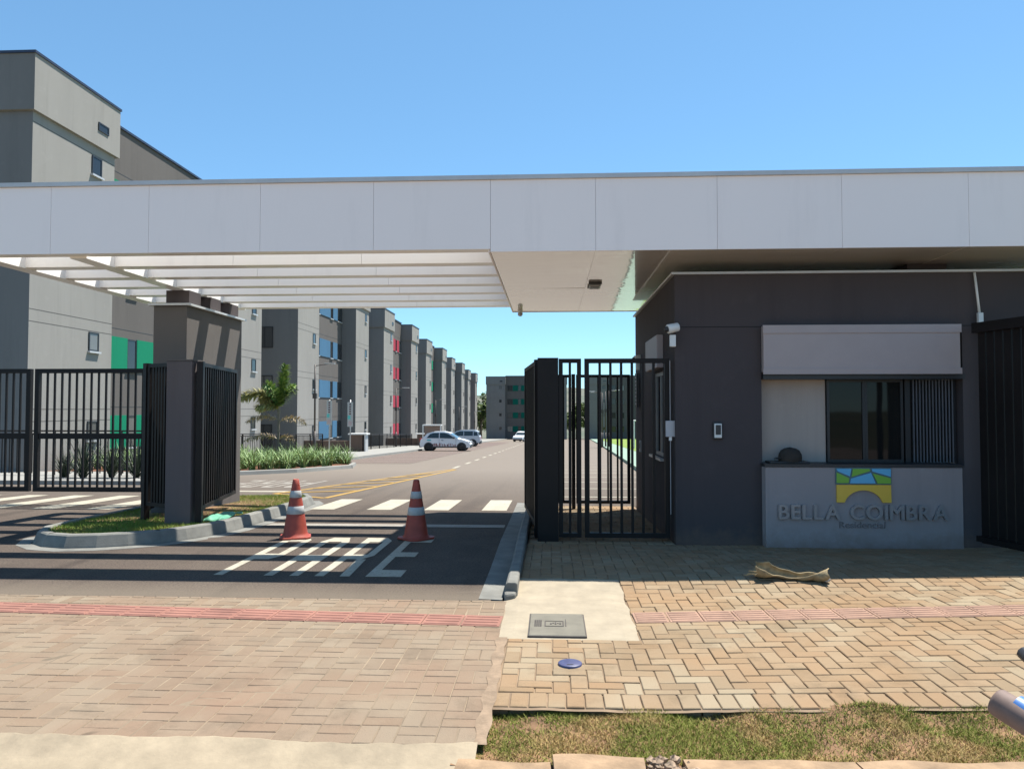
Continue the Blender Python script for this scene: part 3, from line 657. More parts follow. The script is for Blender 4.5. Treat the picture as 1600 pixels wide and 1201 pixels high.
def apartment(loc, rz, accent, label, group, near=True, depth=14.0, base=-3.2, dark=False):
    tw = '_dark' if dark else ''
    root = thing('apartment_block', label, 'building', loc, rz, group)
    def cached(key, fn, mat):
        if key not in CM:
            q = MB(); fn(q); CM[key] = q.mesh(key[0], mat)
            if key[0] in ('tower', 'tower_head', 'body', 'tower_dark', 'tower_head_dark'):   # end walls darker grey; far blocks darker throughout, their shade put into the colour
                CM[key].materials.append(M['wall_darkened'])
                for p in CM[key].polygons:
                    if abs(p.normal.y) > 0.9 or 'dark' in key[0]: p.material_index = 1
        return CM[key]
    L = 18.3; T = 4.3
    for s, y0 in enumerate((0.0, L - T)):
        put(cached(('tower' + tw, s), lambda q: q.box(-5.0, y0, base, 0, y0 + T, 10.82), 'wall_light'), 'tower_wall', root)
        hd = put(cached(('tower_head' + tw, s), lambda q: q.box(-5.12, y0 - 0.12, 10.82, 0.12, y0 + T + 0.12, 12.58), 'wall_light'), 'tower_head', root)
        put(cached(('coping', s), lambda q: q.box(-5.15, y0 - 0.16, 12.58, 0.16, y0 + T + 0.16, 12.66), 'flash'), 'coping', hd)
        for k in range(4):
            for z in (1.19 + k * PITCH, 1.57 + k * PITCH):
                if z < 10.7: put(cached(('score', s), lambda q: q.box(-0.05, y0 + 0.01, 0, 0.004, y0 + T - 0.01, 0.018), 'wall_taupe'), 'score_line', root, (0, 0, z))
        for k in range(4):
            window(root, 0, y0 + 2.95, 0.5 + k * PITCH, 0.56, 0.66, sill=near)
            if s == 0: window(root, -2.7, y0, 0.05 + k * PITCH - 0.1, 1.1, 1.35, 'y', sill=False)
        window(root, 0.12, y0 + 3.1, 11.38, 0.6, 0.3, sill=False)
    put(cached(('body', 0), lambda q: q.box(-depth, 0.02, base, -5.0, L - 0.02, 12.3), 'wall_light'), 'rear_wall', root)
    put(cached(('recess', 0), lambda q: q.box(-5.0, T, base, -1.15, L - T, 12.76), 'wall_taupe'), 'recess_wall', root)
    put(cached(('rcoping', 0), lambda q: q.box(-5.0, T + 0.02, 12.76, -1.08, L - T - 0.02, 12.85), 'flash'), 'coping', root)
    for k in range(4):
        z0 = 0.03 + k * PITCH
        for a, c in ((6.0, 7.2), (7.9, 10.6), (11.3, 12.5)):
            put(cached(('accent', a, k, accent), lambda q: q.box(-1.15, a, z0, -1.10, c, z0 + 1.3), accent), 'accent_panel', root)
        for a, c in ((4.75, 5.97), (7.22, 7.88), (10.62, 11.28), (12.52, 13.75)):
            window(root, -1.15, a, z0, c - a, 1.28, sill=near)
        if near: put(cached(('rscore', k), lambda q: q.box(-1.16, T, z0 + 1.62, -1.146, L - T, z0 + 1.638), 'dark_frame'), 'score_line', root)
    return root
GRP = 'apartment blocks along the inner road'
acc = ['green_panel', 'blue_panel', 'red_panel', 'green_panel', 'blue_panel', 'red_panel']
lab = ['tall grey block with green panels rising above the left end of the canopy',
       'grey block with blue window panels behind the palm and the white signs',
       'grey block with red window panels beyond the blue panelled one',
       'grey block with narrow green panels beyond the red panelled one',
       'fifth grey block in the row, just past the green panelled one',
       'last and smallest looking grey block of the row, before the dark end building']
for i in range(6): apartment((-16, 21.83 + 24.2 * i, -0.7 * i), 0, acc[i], lab[i], GRP, near=i < 3)
apartment((-14.6, 168, -3.75), -math.pi / 2, 'shaded_green_panel', 'shaded block with dark green panels closing the end of the road', 'blocks across the end of the road', near=False, base=-4, dark=True)
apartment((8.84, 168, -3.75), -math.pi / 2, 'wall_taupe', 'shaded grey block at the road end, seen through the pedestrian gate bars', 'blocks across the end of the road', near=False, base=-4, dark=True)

# ------------------------------------------------------------------ entrance canopy
S, ZT, YF = 3.36, 4.18, 8.1
cp = thing('entrance_canopy', 'long white panelled entrance canopy with slatted pergola over the lane', 'canopy', (0, 0, 0))
JX = [-6.75, -5.70, -4.55, -3.26, -1.97, -0.66, 0.50, 1.82, 3.15, 4.48, 5.8, 7.1]
for a, c in zip(JX, JX[1:]):
    zb = S if c < 0 else S - 0.03
    MB().box(a + 0.0016, YF, zb, c - 0.0016, YF + 0.012, ZT - 0.05).build('fascia_panel', 'acm', cp)
MB().box(JX[0], YF - 0.025, ZT - 0.048, JX[-1], YF + 0.16, ZT).build('top_trim', 'trim', cp)
MB().box(JX[0] + 0.01, YF + 0.016, S + 0.006, -0.68, YF + 0.2, ZT - 0.05).build('fascia_core', 'acm_beam', cp)
for k in range(1, 7):
    y = YF + 0.76 * k - (0.0 if k < 6 else 0.06)
    for a, c in zip([-6.55, -5.4, -3.9, -2.3], [-5.6, -3.9, -2.3, -0.69]):
        MB().box(a + (0.002 if a > -5.5 else 0), y, S, c - 0.002, y + 0.2, S + 0.34).build('beam', 'acm_beam', cp)
YR = YF + 0.76 * 6 + 0.16
for x0, x1 in ((-6.75, -6.55), (-5.6, -5.4)):
    MB().box(x0, YF + 0.2, S - 0.012, x1, YR, S + 0.36).build('cross_beam', 'acm_beam', cp)
# solid part over the gatehouse
YB = 13.25
MB().box(-0.66, YF + 0.016, S + 0.02, 7.1, YB, ZT - 0.06).build('canopy_box', 'acm', cp)
sx = [-0.66, 0.50, 1.82, 3.15, 4.48, 5.8, 7.1]
for i, (a, c) in enumerate(zip(sx, sx[1:])):
    for j, (p, q) in enumerate(((YF + 0.034, 10.7), (10.7, YB))):
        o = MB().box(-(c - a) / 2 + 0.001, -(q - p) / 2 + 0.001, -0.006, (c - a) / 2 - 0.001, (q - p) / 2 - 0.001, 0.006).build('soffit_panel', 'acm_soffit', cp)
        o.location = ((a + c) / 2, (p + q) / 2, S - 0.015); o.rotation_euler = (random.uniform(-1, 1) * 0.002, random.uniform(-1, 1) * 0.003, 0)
MB().box(-0.68, YB, S - 0.03, 7.1, YB + 0.03, ZT - 0.05).build('rear_panel', 'acm', cp)
MB().box(-0.685, YF + 0.034, S - 0.028, -0.664, YB - 0.002, ZT - 0.06).build('side_panel', 'acm', cp)
for y in (10.62, 11.30, 11.98): MB().box(-5.68, y, 3.135, -5.33, y + 0.36, S - 0.014).build('support_stub', 'wall_house', cp)
MB().box(4.30, 9.1, 3.21, 4.76, 9.5, S - 0.022).build('support_stub', 'wall_house', cp)
t = thing('floodlight', 'small black bracket light fixed under the glossy soffit', 'light', (0.62, 10.35, S - 0.022))
MB().box(-0.09, -0.2, -0.03, 0.09, -0.13, 0).box(-0.09, 0.13, -0.03, 0.09, 0.2, 0).build('bracket', 'dark_plastic', t)
MB().box(-0.08, -0.125, -0.05, 0.08, 0.125, -0.012).build('lamp_body', 'grey_metal', t, bevel=0.01)
MB().box(-0.06, -0.1, -0.054, 0.06, 0.1, -0.0505).build('lens', 'dark_plastic', t)
t = thing('presence_sensor', 'tiny pale sensor hanging from the rear corner of the canopy', 'sensor', (-0.53, 13.0, S - 0.02))
MB().tube((0, 0, -0.06), (0, 0, 0), 0.04, 0.045, 12).build('base', 'white_plastic', t, True)
MB().lathe([(0.045, -0.06), (0.045, -0.085), (0.03, -0.11), (0.0, -0.12)], 14).build('dome', 'grey_plastic', t, True)

# ------------------------------------------------------------------ gatehouse
gh = thing('gatehouse', 'dark taupe gatehouse with service window under the white canopy', 'gatehouse', (0, 0, 0))
X0, X1, Y0, Y1, GT = 1.47, 6.8, 8.8, 12.85, 3.18
OX0, OX1, OZ0, OZ1 = 2.47, 4.76, 0.93, 2.50
b = MB()
b.box(X0, Y0, -0.1, OX0, Y0 + 0.18, GT).box(OX1, Y0, -0.1, X1, Y0 + 0.18, GT).box(OX0, Y0, OZ1, OX1, Y0 + 0.18, GT).box(OX0, Y0, -0.1, OX1, Y0 + 0.18, OZ0)
b.build('front_wall', 'wall_house', gh)
b = MB(); yy0 = Y0 + 0.18
b.box(X0, yy0, -0.2, X0 + 0.15, 9.75, GT).box(X0, 10.75, -0.2, X0 + 0.15, Y1, GT).box(X0, 9.75, -0.2, X0 + 0.15, 10.75, 0.95).box(X0, 9.75, 2.1, X0 + 0.15, 10.75, GT)
b.build('side_wall', 'wall_house', gh)
MB().box(X0 + 0.15, Y1 - 0.15, -0.3, X1, Y1, GT).build('rear_wall', 'wall_house', gh)
MB().box(X0 + 0.15, yy0, GT - 0.12, X1, Y1 - 0.15, GT - 0.005).build('roof', 'wall_house', gh)
MB().box(X0 + 0.15, yy0, -0.15, X1, Y1 - 0.15, -0.02).build('floor_slab', 'concrete', gh)
MB().box(X0 - 0.04, Y0 - 0.04, GT, X1, Y1 + 0.02, GT + 0.026).build('coping', 'trim', gh)
MB().box(X0 + 0.02, Y0 - 0.004, 2.555, X1, Y0 - 0.001, 2.563).build('score_line', 'black_metal', gh)
# counter, shutter, window
MB().box(OX0 - 0.01, Y0 - 0.16, -0.06, 4.655, Y0 - 0.002, OZ0).build('counter_panel', 'wall_counter', gh, bevel=0.008)
MB().box(OX0 - 0.02, Y0 - 0.17, OZ0 + 0.002, 4.665, Y0 + 0.25, OZ0 + 0.035).build('counter_top', 'dark_plastic', gh)
sh = MB().box(OX0, Y0 - 0.10, 2.02, 4.69, Y0 - 0.002, 2.56).build('shutter_box', 'shutter', gh, bevel=0.01)
MB().box(OX0 - 0.008, Y0 - 0.113, 2.47, 4.698, Y0 - 0.101, 2.565).build('shutter_flange', 'shutter', sh)
MB().box(OX0 - 0.008, Y0 - 0.113, 1.995, 4.698, Y0 - 0.101, 2.065).build('shutter_flange', 'shutter', sh)
MB().box(OX0 + 0.005, Y0 - 0.06, 1.94, OX1 - 0.005, Y0 + 0.17, 1.994).build('lintel', 'dark_frame', gh)
MB().box(OX0, Y0 + 0.17, OZ0 + 0.036, 3.26, Y0 + 0.20, 1.94).build('inner_panel', 'wall_inner', gh)
MB().box(OX0, Y0 + 0.9, 0.0, OX1, Y0 + 0.93, 2.4).build('inner_wall', 'wall_counter', gh)
for a, c in ((3.27, 3.71), (3.71, 4.15)):
    fr = MB().box(a, Y0 + 0.14, OZ0 + 0.036, a + 0.03, Y0 + 0.18, 1.94).box(c - 0.03, Y0 + 0.14, OZ0 + 0.036, c - 0.001, Y0 + 0.18, 1.94).box(a + 0.03, Y0 + 0.14, OZ0 + 0.036, c - 0.03, Y0 + 0.18, OZ0 + 0.07).box(a + 0.03, Y0 + 0.14, 1.91, c - 0.03, Y0 + 0.18, 1.94).build('window_frame', 'dark_frame', gh)
    MB().box(a + 0.03, Y0 + 0.155, OZ0 + 0.07, c - 0.03, Y0 + 0.162, 1.91).build('window_pane', 'glass_dark', fr)
fr = MB().box(4.17, Y0 + 0.14, OZ0 + 0.036, 4.23, Y0 + 0.19, 1.94).build('grille_frame', 'dark_frame', gh)
MB().box(4.72, Y0 + 0.14, OZ0 + 0.036, 4.755, Y0 + 0.19, 1.94).build('grille_jamb', 'dark_frame', fr)
for k in range(13): MB().box(4.245 + k * 0.037, Y0 + 0.10, OZ0 + 0.04, 4.257 + k * 0.037, Y0 + 0.12, 1.935).build('grille_bar', 'grille_grey', fr)
for z in (1.15, 1.42, 1.68): MB().box(4.231, Y0 + 0.122, z, 4.719, Y0 + 0.13, z + 0.012).build('grille_rail', 'black_metal', fr)
MB().box(4.23, Y0 + 0.16, OZ0 + 0.04, 4.72, Y0 + 0.168, 1.935).build('window_pane', 'glass_dark', fr)
# side window towards the pedestrian gate
sw = MB().box(X0 + 0.04, 9.75, 0.95, X0 + 0.10, 9.80, 2.1).box(X0 + 0.04, 10.7, 0.95, X0 + 0.10, 10.75, 2.1).box(X0 + 0.04, 9.8, 0.95, X0 + 0.1, 10.7, 1.0).box(X0 + 0.04, 9.8, 2.05, X0 + 0.1, 10.7, 2.1).box(X0 + 0.04, 10.22, 1.0, X0 + 0.1, 10.27, 2.05).build('window_frame', 'grey_metal', gh)
MB().box(X0 + 0.06, 9.8, 1.0, X0 + 0.07, 10.22, 2.05).box(X0 + 0.06, 10.27, 1.0, X0 + 0.07, 10.7, 2.05).build('window_pane', 'glass_dark', sw)
MB().box(X0 - 0.05, 9.7, 0.915, X0 + 0.12, 10.8, 0.948).build('window_sill', 'trim', gh)
MB().box(X0 - 0.09, 9.68, 2.13, X0 - 0.002, 10.82, 2.56).build('shutter_box', 'shutter', gh, bevel=0.01)
# sign on the counter panel
YS = Y0 - 0.16
sg = thing('entrance_sign', 'coloured bridge emblem above raised metal letters on the grey counter panel', 'sign', (0, 0, 0))
def text_mesh(body, size, ext, off=0.0):
    c = bpy.data.curves.new('t', 'FONT'); c.body = body; c.size = size; c.extrude = ext; c.offset = off; c.resolution_u = 6
    o = bpy.data.objects.new('t', c); COL.objects.link(o)
    bpy.context.view_layer.update()
    me = bpy.data.meshes.new_from_object(o.evaluated_get(bpy.context.evaluated_depsgraph_get()))
    bpy.data.objects.remove(o); return me
def letters(word, x0, x1, z, size, ext, mat, name, sxf, offs):
    ms = []; 
    for ch in word:
        if ch == ' ': ms.append(None); continue
        me = text_mesh(ch, size, ext, offs); xs_ = [v.co.x for v in me.vertices]; ms.append((me, min(xs_) * sxf, max(xs_) * sxf))
    space = size * 0.25; total = sum((m[2] - m[1]) if m else space for m in ms); gap = (x1 - x0 - total) / (len(ms) - 1)
    x = x0
    for ch, m in zip(word, ms):
        if m is None: x += space + gap; continue
        me, a, c = m
        for v in me.vertices: v.co.x *= sxf
        bm = bmesh.new()
        for q, (ox, oz) in enumerate(((-0.007, 0), (0, 0.003), (0.007, 0.0), (0.0, -0.003))):
            k0 = len(bm.verts); bm.from_mesh(me); bm.verts.ensure_lookup_table()
            for v in bm.verts[k0:]: v.co.x += ox; v.co.y += oz; v.co.z += 0.0012 * q
        bm.to_mesh(me); bm.free()
        me.materials.clear(); me.materials.append(M[mat]); me.name = name
        put(me, name, sg, (x - a, YS - ext - 0.004, z), (math.pi / 2, 0, 0)); x += c - a + gap
letters('BELLA COIMBRA', 2.60, 4.47, 0.345, 0.235, 0.014, 'letter', 'letter', 1.0, 0.0)
me = text_mesh('Residencial', 0.125, 0.004, 0.0)
w_ = max(v.co.x for v in me.vertices)
for v in me.vertices: v.co.x *= 0.52 / w_; v.co.y *= 0.85
me.materials.clear(); me.materials.append(M['letter_small']); put(me, 'small_lettering', sg, (3.27, YS - 0.006, 0.245), (math.pi / 2, 0, 0))
EX, EZ, ES = 3.25, 0.535, 0.60 / 410
def ep(P): return [(EX + (x - 540) * ES, EZ + (330 - y) * ES) for x, y in P]
MB().prism(ep([(533, 64), (957, 64), (957, 190), (533, 190)]), YS - 0.002, 'y', YS - 0.016).build('emblem_backing', 'em_back', sg)
for nm, mat, P in (('emblem_tile', 'em_blue', [(540, 70), (652, 70), (640, 128), (548, 90)]), ('emblem_tile', 'em_green', [(540, 98), (634, 142), (630, 180), (540, 180)]),
                   ('emblem_tile', 'em_green', [(664, 70), (788, 70), (796, 86), (655, 132)]), ('emblem_tile', 'em_blue', [(650, 145), (800, 100), (835, 182), (640, 182)]),
                   ('emblem_tile', 'em_blue', [(808, 70), (950, 70), (950, 130), (812, 90)]), ('emblem_tile', 'em_green', [(814, 105), (950, 142), (950, 183), (850, 183)])):
    MB().prism(ep(P), YS - 0.016, 'y', YS - 0.026).build(nm, mat, sg)
arc = [(742 + 152 * math.cos(t), 372 - 137 * math.sin(t)) for t in [R(18) + (R(162) - R(18)) * k / 18 for k in range(19)]]
arc = [(x, y) for x, y in arc]
MB().prism(ep([(540, 194), (950, 194), (952, 330)] + arc + [(540, 330)]), YS - 0.002, 'y', YS - 0.026).build('emblem_arch', 'em_yellow', sg)
# small fittings
t = thing('intercom', 'small black intercom with a pale frame on the gatehouse wall', 'intercom', (1.955, Y0, 1.34))
MB().box(-0.055, -0.03, -0.10, 0.055, -0.002, 0.10).build('backplate', 'dark_plastic', t, bevel=0.008)
MB().box(-0.043, -0.05, -0.083, 0.043, -0.031, 0.083).build('body', 'white_plastic', t, bevel=0.006)
MB().box(-0.03, -0.054, -0.045, 0.03, -0.0505, 0.068).build('keypad', 'dark_plastic', t)
def camera_dome(label, loc, s):
    t = thing('security_camera', label, 'camera', loc, 0, 'security cameras on the gatehouse')
    MB().box(-0.035 * s, -0.05 * s, -0.17 * s, 0.035 * s, 0.0, -0.03 * s).build('junction_box', 'white_plastic', t, bevel=0.008)
    MB().tube((0.06 * s, -0.05 * s, 0.06 * s), (-0.07 * s, -0.09 * s, 0.03 * s), 0.052 * s, 0.055 * s, 16).build('housing', 'white_plastic', t, True, bevel=0.01)
    MB().tube((-0.071 * s, -0.0905 * s, 0.03 * s), (-0.10 * s, -0.10 * s, 0.022 * s), 0.035 * s, 0.03 * s, 14).build('lens', 'dark_plastic', t, True)
    return t
camera_dome('white security camera on the front corner of the gatehouse', (1.43, Y0 - 0.06, 2.49), 1.0)
camera_dome('tiny white camera on the far corner of the gatehouse', (1.43, 12.2, 2.38), 0.9)
t = thing('conduit', 'bent white conduit hanging on the gatehouse wall above the slatted fence', 'conduit', (4.9, Y0 - 0.03, 2.45))
MB().tube((0.0, 0, 0.72), (0.035, -0.02, 0.25), 0.014, 0.014, 8).build('pipe', 'white_plastic', t, True)
MB().box(0.01, -0.05, 0.02, 0.065, -0.005, 0.25).build('junction_box', 'white_plastic', t, bevel=0.005)
MB().tube((0.045, -0.03, 0.02), (0.05, -0.03, -0.20), 0.011, 0.004, 8).build('pipe_end', 'white_plastic', t, True)
t = thing('cap', 'dark rounded cap on a flat tray on the gatehouse counter', 'cap', (2.79, Y0 + 0.0, OZ0 + 0.036))
MB().box(-0.26, -0.10, 0, 0.20, 0.10, 0.022).build('tray', 'dark_plastic', t, bevel=0.006)
MB().lathe([(0.128, 0.0235), (0.132, 0.06), (0.126, 0.105), (0.104, 0.145), (0.065, 0.17), (0.02, 0.18), (0, 0.181)], 26).build('crown', 'hat', t, True)
b = MB()
for i in range(13):
    a = R(150 + 60 * i / 12 - 0); b.v += [(0.13 * math.cos(a), 0.13 * math.sin(a), 0.062), (0.165 * math.cos(a) - 0.01, 0.15 * math.sin(a), 0.052)]
for i in range(12): b.f.append((2 * i, 2 * i + 1, 2 * i + 3, 2 * i + 2))
o = b.build('peak', 'hat', t); sd = o.modifiers.new('solid', 'SOLIDIFY'); sd.thickness = 0.005
MB().lathe([(0.0, 0.1825), (0.012, 0.183), (0.012, 0.18)], 10).build('button', 'hat', t)

# ------------------------------------------------------------------ railings and gates
BARM = {}
def railing(name, label, cat, p0, p1, z0, z1, n, bw=0.022, fw=0.05, mid=None, post0=None, post1=None, group=None, posts_to=0.0, mat='black_metal'):
    d = Vector((p1[0] - p0[0], p1[1] - p0[1])); L = d.length
    t = thing(name, label, cat, (p0[0], p0[1], 0), math.atan2(d.y, d.x), group)
    h = fw / 2
    MB().box(0, -h, z0, fw, h, z1).box(L - fw, -h, z0, L, h, z1).box(fw, -h, z1 - fw, L - fw, h, z1).box(fw, -h, z0, L - fw, h, z0 + fw).build('frame', mat, t)
    if mid: MB().box(fw, -h * 0.8, mid - 0.05, L - fw, h * 0.8, mid + 0.05).build('rail', mat, t)
    k = (bw, round(z1 - z0 - 2 * fw, 3), mat)
    if k not in BARM: BARM[k] = MB().box(-bw / 2, -bw / 2, 0, bw / 2, bw / 2, k[1]).mesh('bar', mat)
    for i in range(n): put(BARM[k], 'bar', t, (fw + (L - 2 * fw) * (i + 1) / (n + 1), 0, z0 + fw))
    for x, on in ((-0.005 - (post0 or 0), post0), (L + 0.005, post1)):
        if on: MB().box(x, -0.04, posts_to, x + on, 0.04, z1 + 0.01).build('post', mat, t)
    return t
# closed double gate of the exit lane
railing('vehicle_gate', 'closed black barred gate leaf cut off by the left picture edge', 'gate', (-12.9, 13.0), (-9.44, 13.0), 0.10, 2.32, 24, 0.03, 0.08, 1.10, group='black barred gates of the entrance')
railing('vehicle_gate', 'closed black barred gate leaf in front of the spiky plants', 'gate', (-9.36, 13.0), (-7.0, 13.0), 0.10, 2.32, 15, 0.03, 0.08, 1.10, post1=0.09, posts_to=-0.2, group='black barred gates of the entrance')
t = railing('fence_panel', 'narrow black barred panel joining the dark pillar and a thin post', 'fence', (-5.42, 9.72), (-5.0, 9.5), 0.30, 2.2, 5, 0.03, 0.05, None, post0=0.07, posts_to=0.1, group='black barred gates of the entrance')
railing('fence_panel', 'black barred panel behind the thin post, left of the island wall', 'fence', (-5.50, 9.76), (-6.1, 11.9), 0.20, 2.2, 16, 0.03, 0.05, None, group='black barred gates of the entrance')
railing('vehicle_gate', 'open black gate leaf swung back beside the dark pillar', 'gate', (-4.56, 9.45), (-4.93, 11.35), 0.28, 2.2, 15, 0.03, 0.05, None, post0=0.08, posts_to=0.1, group='black barred gates of the entrance')
railing('vehicle_gate', 'open black gate leaf seen edge on beside the pedestrian gate', 'gate', (-0.17, 9.35), (-0.37, 11.2), 0.12, 2.2, 15, 0.03, 0.05, None, post0=0.13, posts_to=0.0, group='black barred gates of the entrance')
pp = thing('gate_pillar', 'slim dark taupe pillar on the grass island holding the open gate', 'pillar', (-4.8, 9.5, 0.0))
MB().box(-0.17, -0.17, 0.08, 0.17, 0.17, 2.215).build('shaft', 'wall_pillar', pp, bevel=0.006)
MB().box(-0.18, -0.18, 2.216, 0.18, 0.18, 2.235).build('cap', 'wall_taupe', pp)
iw = thing('island_wall', 'tall taupe wall on the island carrying the canopy, striped by shadows', 'wall', (-5.6, 11.45, 0))
MB().box(-0.20, -0.95, -0.05, 0.30, 0.97, 3.10).build('wall_body', 'wall_taupe', iw, bevel=0.005)
MB().box(-0.26, -1.0, 3.102, 0.36, 1.02, 3.133).build('coping', 'trim', iw)
# pedestrian cage
PG = 'black barred panels of the pedestrian gate'
railing('fence_panel', 'narrow fixed black panel left of the pedestrian door', 'fence', (0.10, 8.95), (0.37, 8.95), 0.06, 2.2, 1, 0.03, 0.05, None, post0=0.25, posts_to=0.0, group=PG)
pg = railing('pedestrian_gate', 'black barred pedestrian door beside the gatehouse corner', 'gate', (0.41, 8.95), (1.42, 8.95), 0.06, 2.2, 6, 0.03, 0.055, None, group=PG)
railing('fence_panel', 'black barred side of the pedestrian cage, seen edge on', 'fence', (-0.04, 9.05), (-0.06, 12.7), 0.02, 2.18, 34, 0.03, 0.05, None, group=PG)
railing('fence_panel', 'fixed rear black panel of the pedestrian cage, nearer the lane', 'fence', (0.0, 12.75), (0.36, 12.75), -0.02, 2.18, 2, 0.03, 0.05, None, post1=0.06, posts_to=-0.14, group=PG)
railing('pedestrian_gate', 'rear black barred door of the pedestrian cage, nearer the road', 'gate', (0.44, 12.75), (1.36, 12.75), -0.02, 2.18, 4, 0.03, 0.05, None, group=PG)
t = thing('lock_box', 'grey lock box with a thin cable on the pedestrian door', 'lock', (1.42, 8.9, 1.35))
MB().box(-0.055, -0.05, -0.085, 0.055, -0.005, 0.105).build('case', 'grey_plastic', t, bevel=0.004)
MB().box(-0.015, -0.045, -0.13, 0.015, -0.01, -0.087).build('plug', 'white_plastic', t)
MB().tube((0.0, -0.03, -1.0), (0.0, -0.03, -0.131), 0.004, seg=6).tube((0.0, -0.03, 0.106), (0.0, -0.03, 0.82), 0.004, seg=6).build('cable', 'grey_plastic', t)
t = thing('number_plate', 'narrow dark plate with a column of pale marks on the cage post', 'plate', (1.44, 12.3, 1.9))
MB().box(-0.03, -0.13, -0.28, -0.005, 0.13, 0.28).build('plate', 'dark_plastic', t)
for k in range(8): MB().box(-0.033, -0.06, -0.24 + k * 0.062, -0.0305, 0.06, -0.21 + k * 0.062).build('mark', 'grey_plastic', t)
t = thing('push_button', 'small grey exit button on the gatehouse side wall', 'button', (1.46, 11.9, 1.0))
MB().box(-0.04, -0.06, -0.09, -0.002, 0.06, 0.09).build('case', 'grey_plastic', t, bevel=0.005)
MB().box(-0.045, -0.03, -0.04, -0.0405, 0.03, 0.05).build('key', 'dark_plastic', t)
# slatted fence at the right edge
d0 = Vector((4.78, 8.58)); d1 = Vector((6.0, 4.3)); dd = d1 - d0; L = dd.length
fr = thing('slatted_fence', 'dark close-slatted fence running towards the viewer at the right edge', 'fence', (d0.x, d0.y, 0), math.atan2(dd.y, dd.x))
MB().box(0, -0.04, 2.45, L, 0.04, 2.56).build('top_rail', 'black_metal', fr); MB().box(0, -0.03, 0.12, L, 0.03, 0.18).build('bottom_rail', 'black_metal', fr)
sm = MB().box(-0.047, -0.012, 0.04, 0.047, 0.012, 2.44).mesh('slat', 'black_metal')
for k in range(int(L / 0.11)): put(sm, 'slat', fr, (0.06 + k * 0.11, 0.045, 0.06))
for x in (L / 2, L): MB().box(x - 0.04, -0.13, 0, x + 0.04, -0.045, 2.5).build('post', 'black_metal', fr)

# ------------------------------------------------------------------ traffic cones
def cone(label, loc, rz):
    t = thing('traffic_cone', label, 'cone', loc, rz, 'traffic cones in the entry lane')
    b = MB(); c = 0.05; w_ = 0.185
    P = [(-w_ + c, -w_), (w_ - c, -w_), (w_, -w_ + c), (w_, w_ - c), (w_ - c, w_), (-w_ + c, w_), (-w_, w_ - c), (-w_, -w_ + c)]
    b.prism(P, 0.03, 'z', 0.004); b.build('base', 'cone_red', t, bevel=0.008)
    rad = lambda z: 0.152 + (0.036 - 0.152) * (z - 0.03) / 0.69
    MB().lathe([(0.17, 0.031), (rad(0.06) + 0.006, 0.05)] + [(rad(0.07 + 0.65 * k / 10), 0.07 + 0.65 * k / 10) for k in range(11)] + [(0.028, 0.725), (0.024, 0.66)], 28).build('body', 'cone_red', t, True)
    for a, c_ in ((0.30, 0.395), (0.50, 0.585)):
        MB().lathe([(rad(a) + 0.001, a), (rad(a) + 0.0035, a + 0.002), (rad(c_) + 0.0035, c_ - 0.002), (rad(c_) + 0.001, c_)], 28).build('reflective_band', 'cone_white', t, True)
    for s in (-1, 1): MB().lathe([(0, 0), (0.011, 0.001), (0.011, 0.0)], 10, (0.028, -0.028 * s, 0.655)).build('eyelet', 'dark_plastic', t)
    return t
cone('red traffic cone with white bands nearer the island kerb', (-3.16, 9.07, 0), 0.3)
cone('red traffic cone with white bands standing at the letter E', (-1.65, 9.06, 0), 0.9)
# dry palm husk on the pavement edge of the shadow
t = thing('palm_husk', 'dry curled palm husk lying on the paving below the sign', 'husk', (1.84, 6.80, zs(1.9, 6.85)), math.atan2(-0.10, 0.55))
b = MB(); n, m = 26, 12; L = 0.60
for i in range(n + 1):
    u = i / n; wd = 0.03 + 0.045 * (abs(u - 0.55) * 2) ** 1.3 + (0.012 if u < 0.2 else 0); ht = 0.055 * (1 - u) + 0.02 + 0.02 * abs(math.sin(u * 5))
    for j in range(m + 1):
        v = j / m * 2 - 1; tw = 0.9 * math.sin(u * 4) ; a = v * 1.9 + tw
        r = wd * (1 + 0.15 * math.sin(u * 23 + v * 3))
        b.v.append((u * L + 0.012 * math.sin(v * 9 + u * 30) * (u < 0.12 or u > 0.9), math.sin(a) * r, 0.006 + wd * 0.9 + ht * 0.35 - math.cos(a) * r * 0.85))
zmin = min(v[2] for v in b.v); b.v = [(x, y, z - zmin + 0.004) for x, y, z in b.v]
for i in range(n):
    for j in range(m): o0 = i * (m + 1) + j; b.f.append((o0, o0 + m + 1, o0 + m + 2, o0 + 1))
sp = b.build('blade', 'husk', t, True); sd = sp.modifiers.new('solid', 'SOLIDIFY'); sd.thickness = 0.008
b = MB()
for k in range(7):
    a = random.uniform(-0.03, 0.03); b.tube((0.03, a, 0.05 + random.uniform(-.02, .02)), (-0.05 - random.random() * 0.05, a * 1.6, 0.03 + random.uniform(-.02, .05)), 0.009, 0.003, 5)
b.build('frayed_end', 'husk', t)
MB().lathe([(0, 0), (0.03, 0.008), (0.034, 0.03), (0.02, 0.05), (0, 0.053)], 10, (L - 0.01, -0.02, 0.0)).build('knot', 'cone_white', t, True)
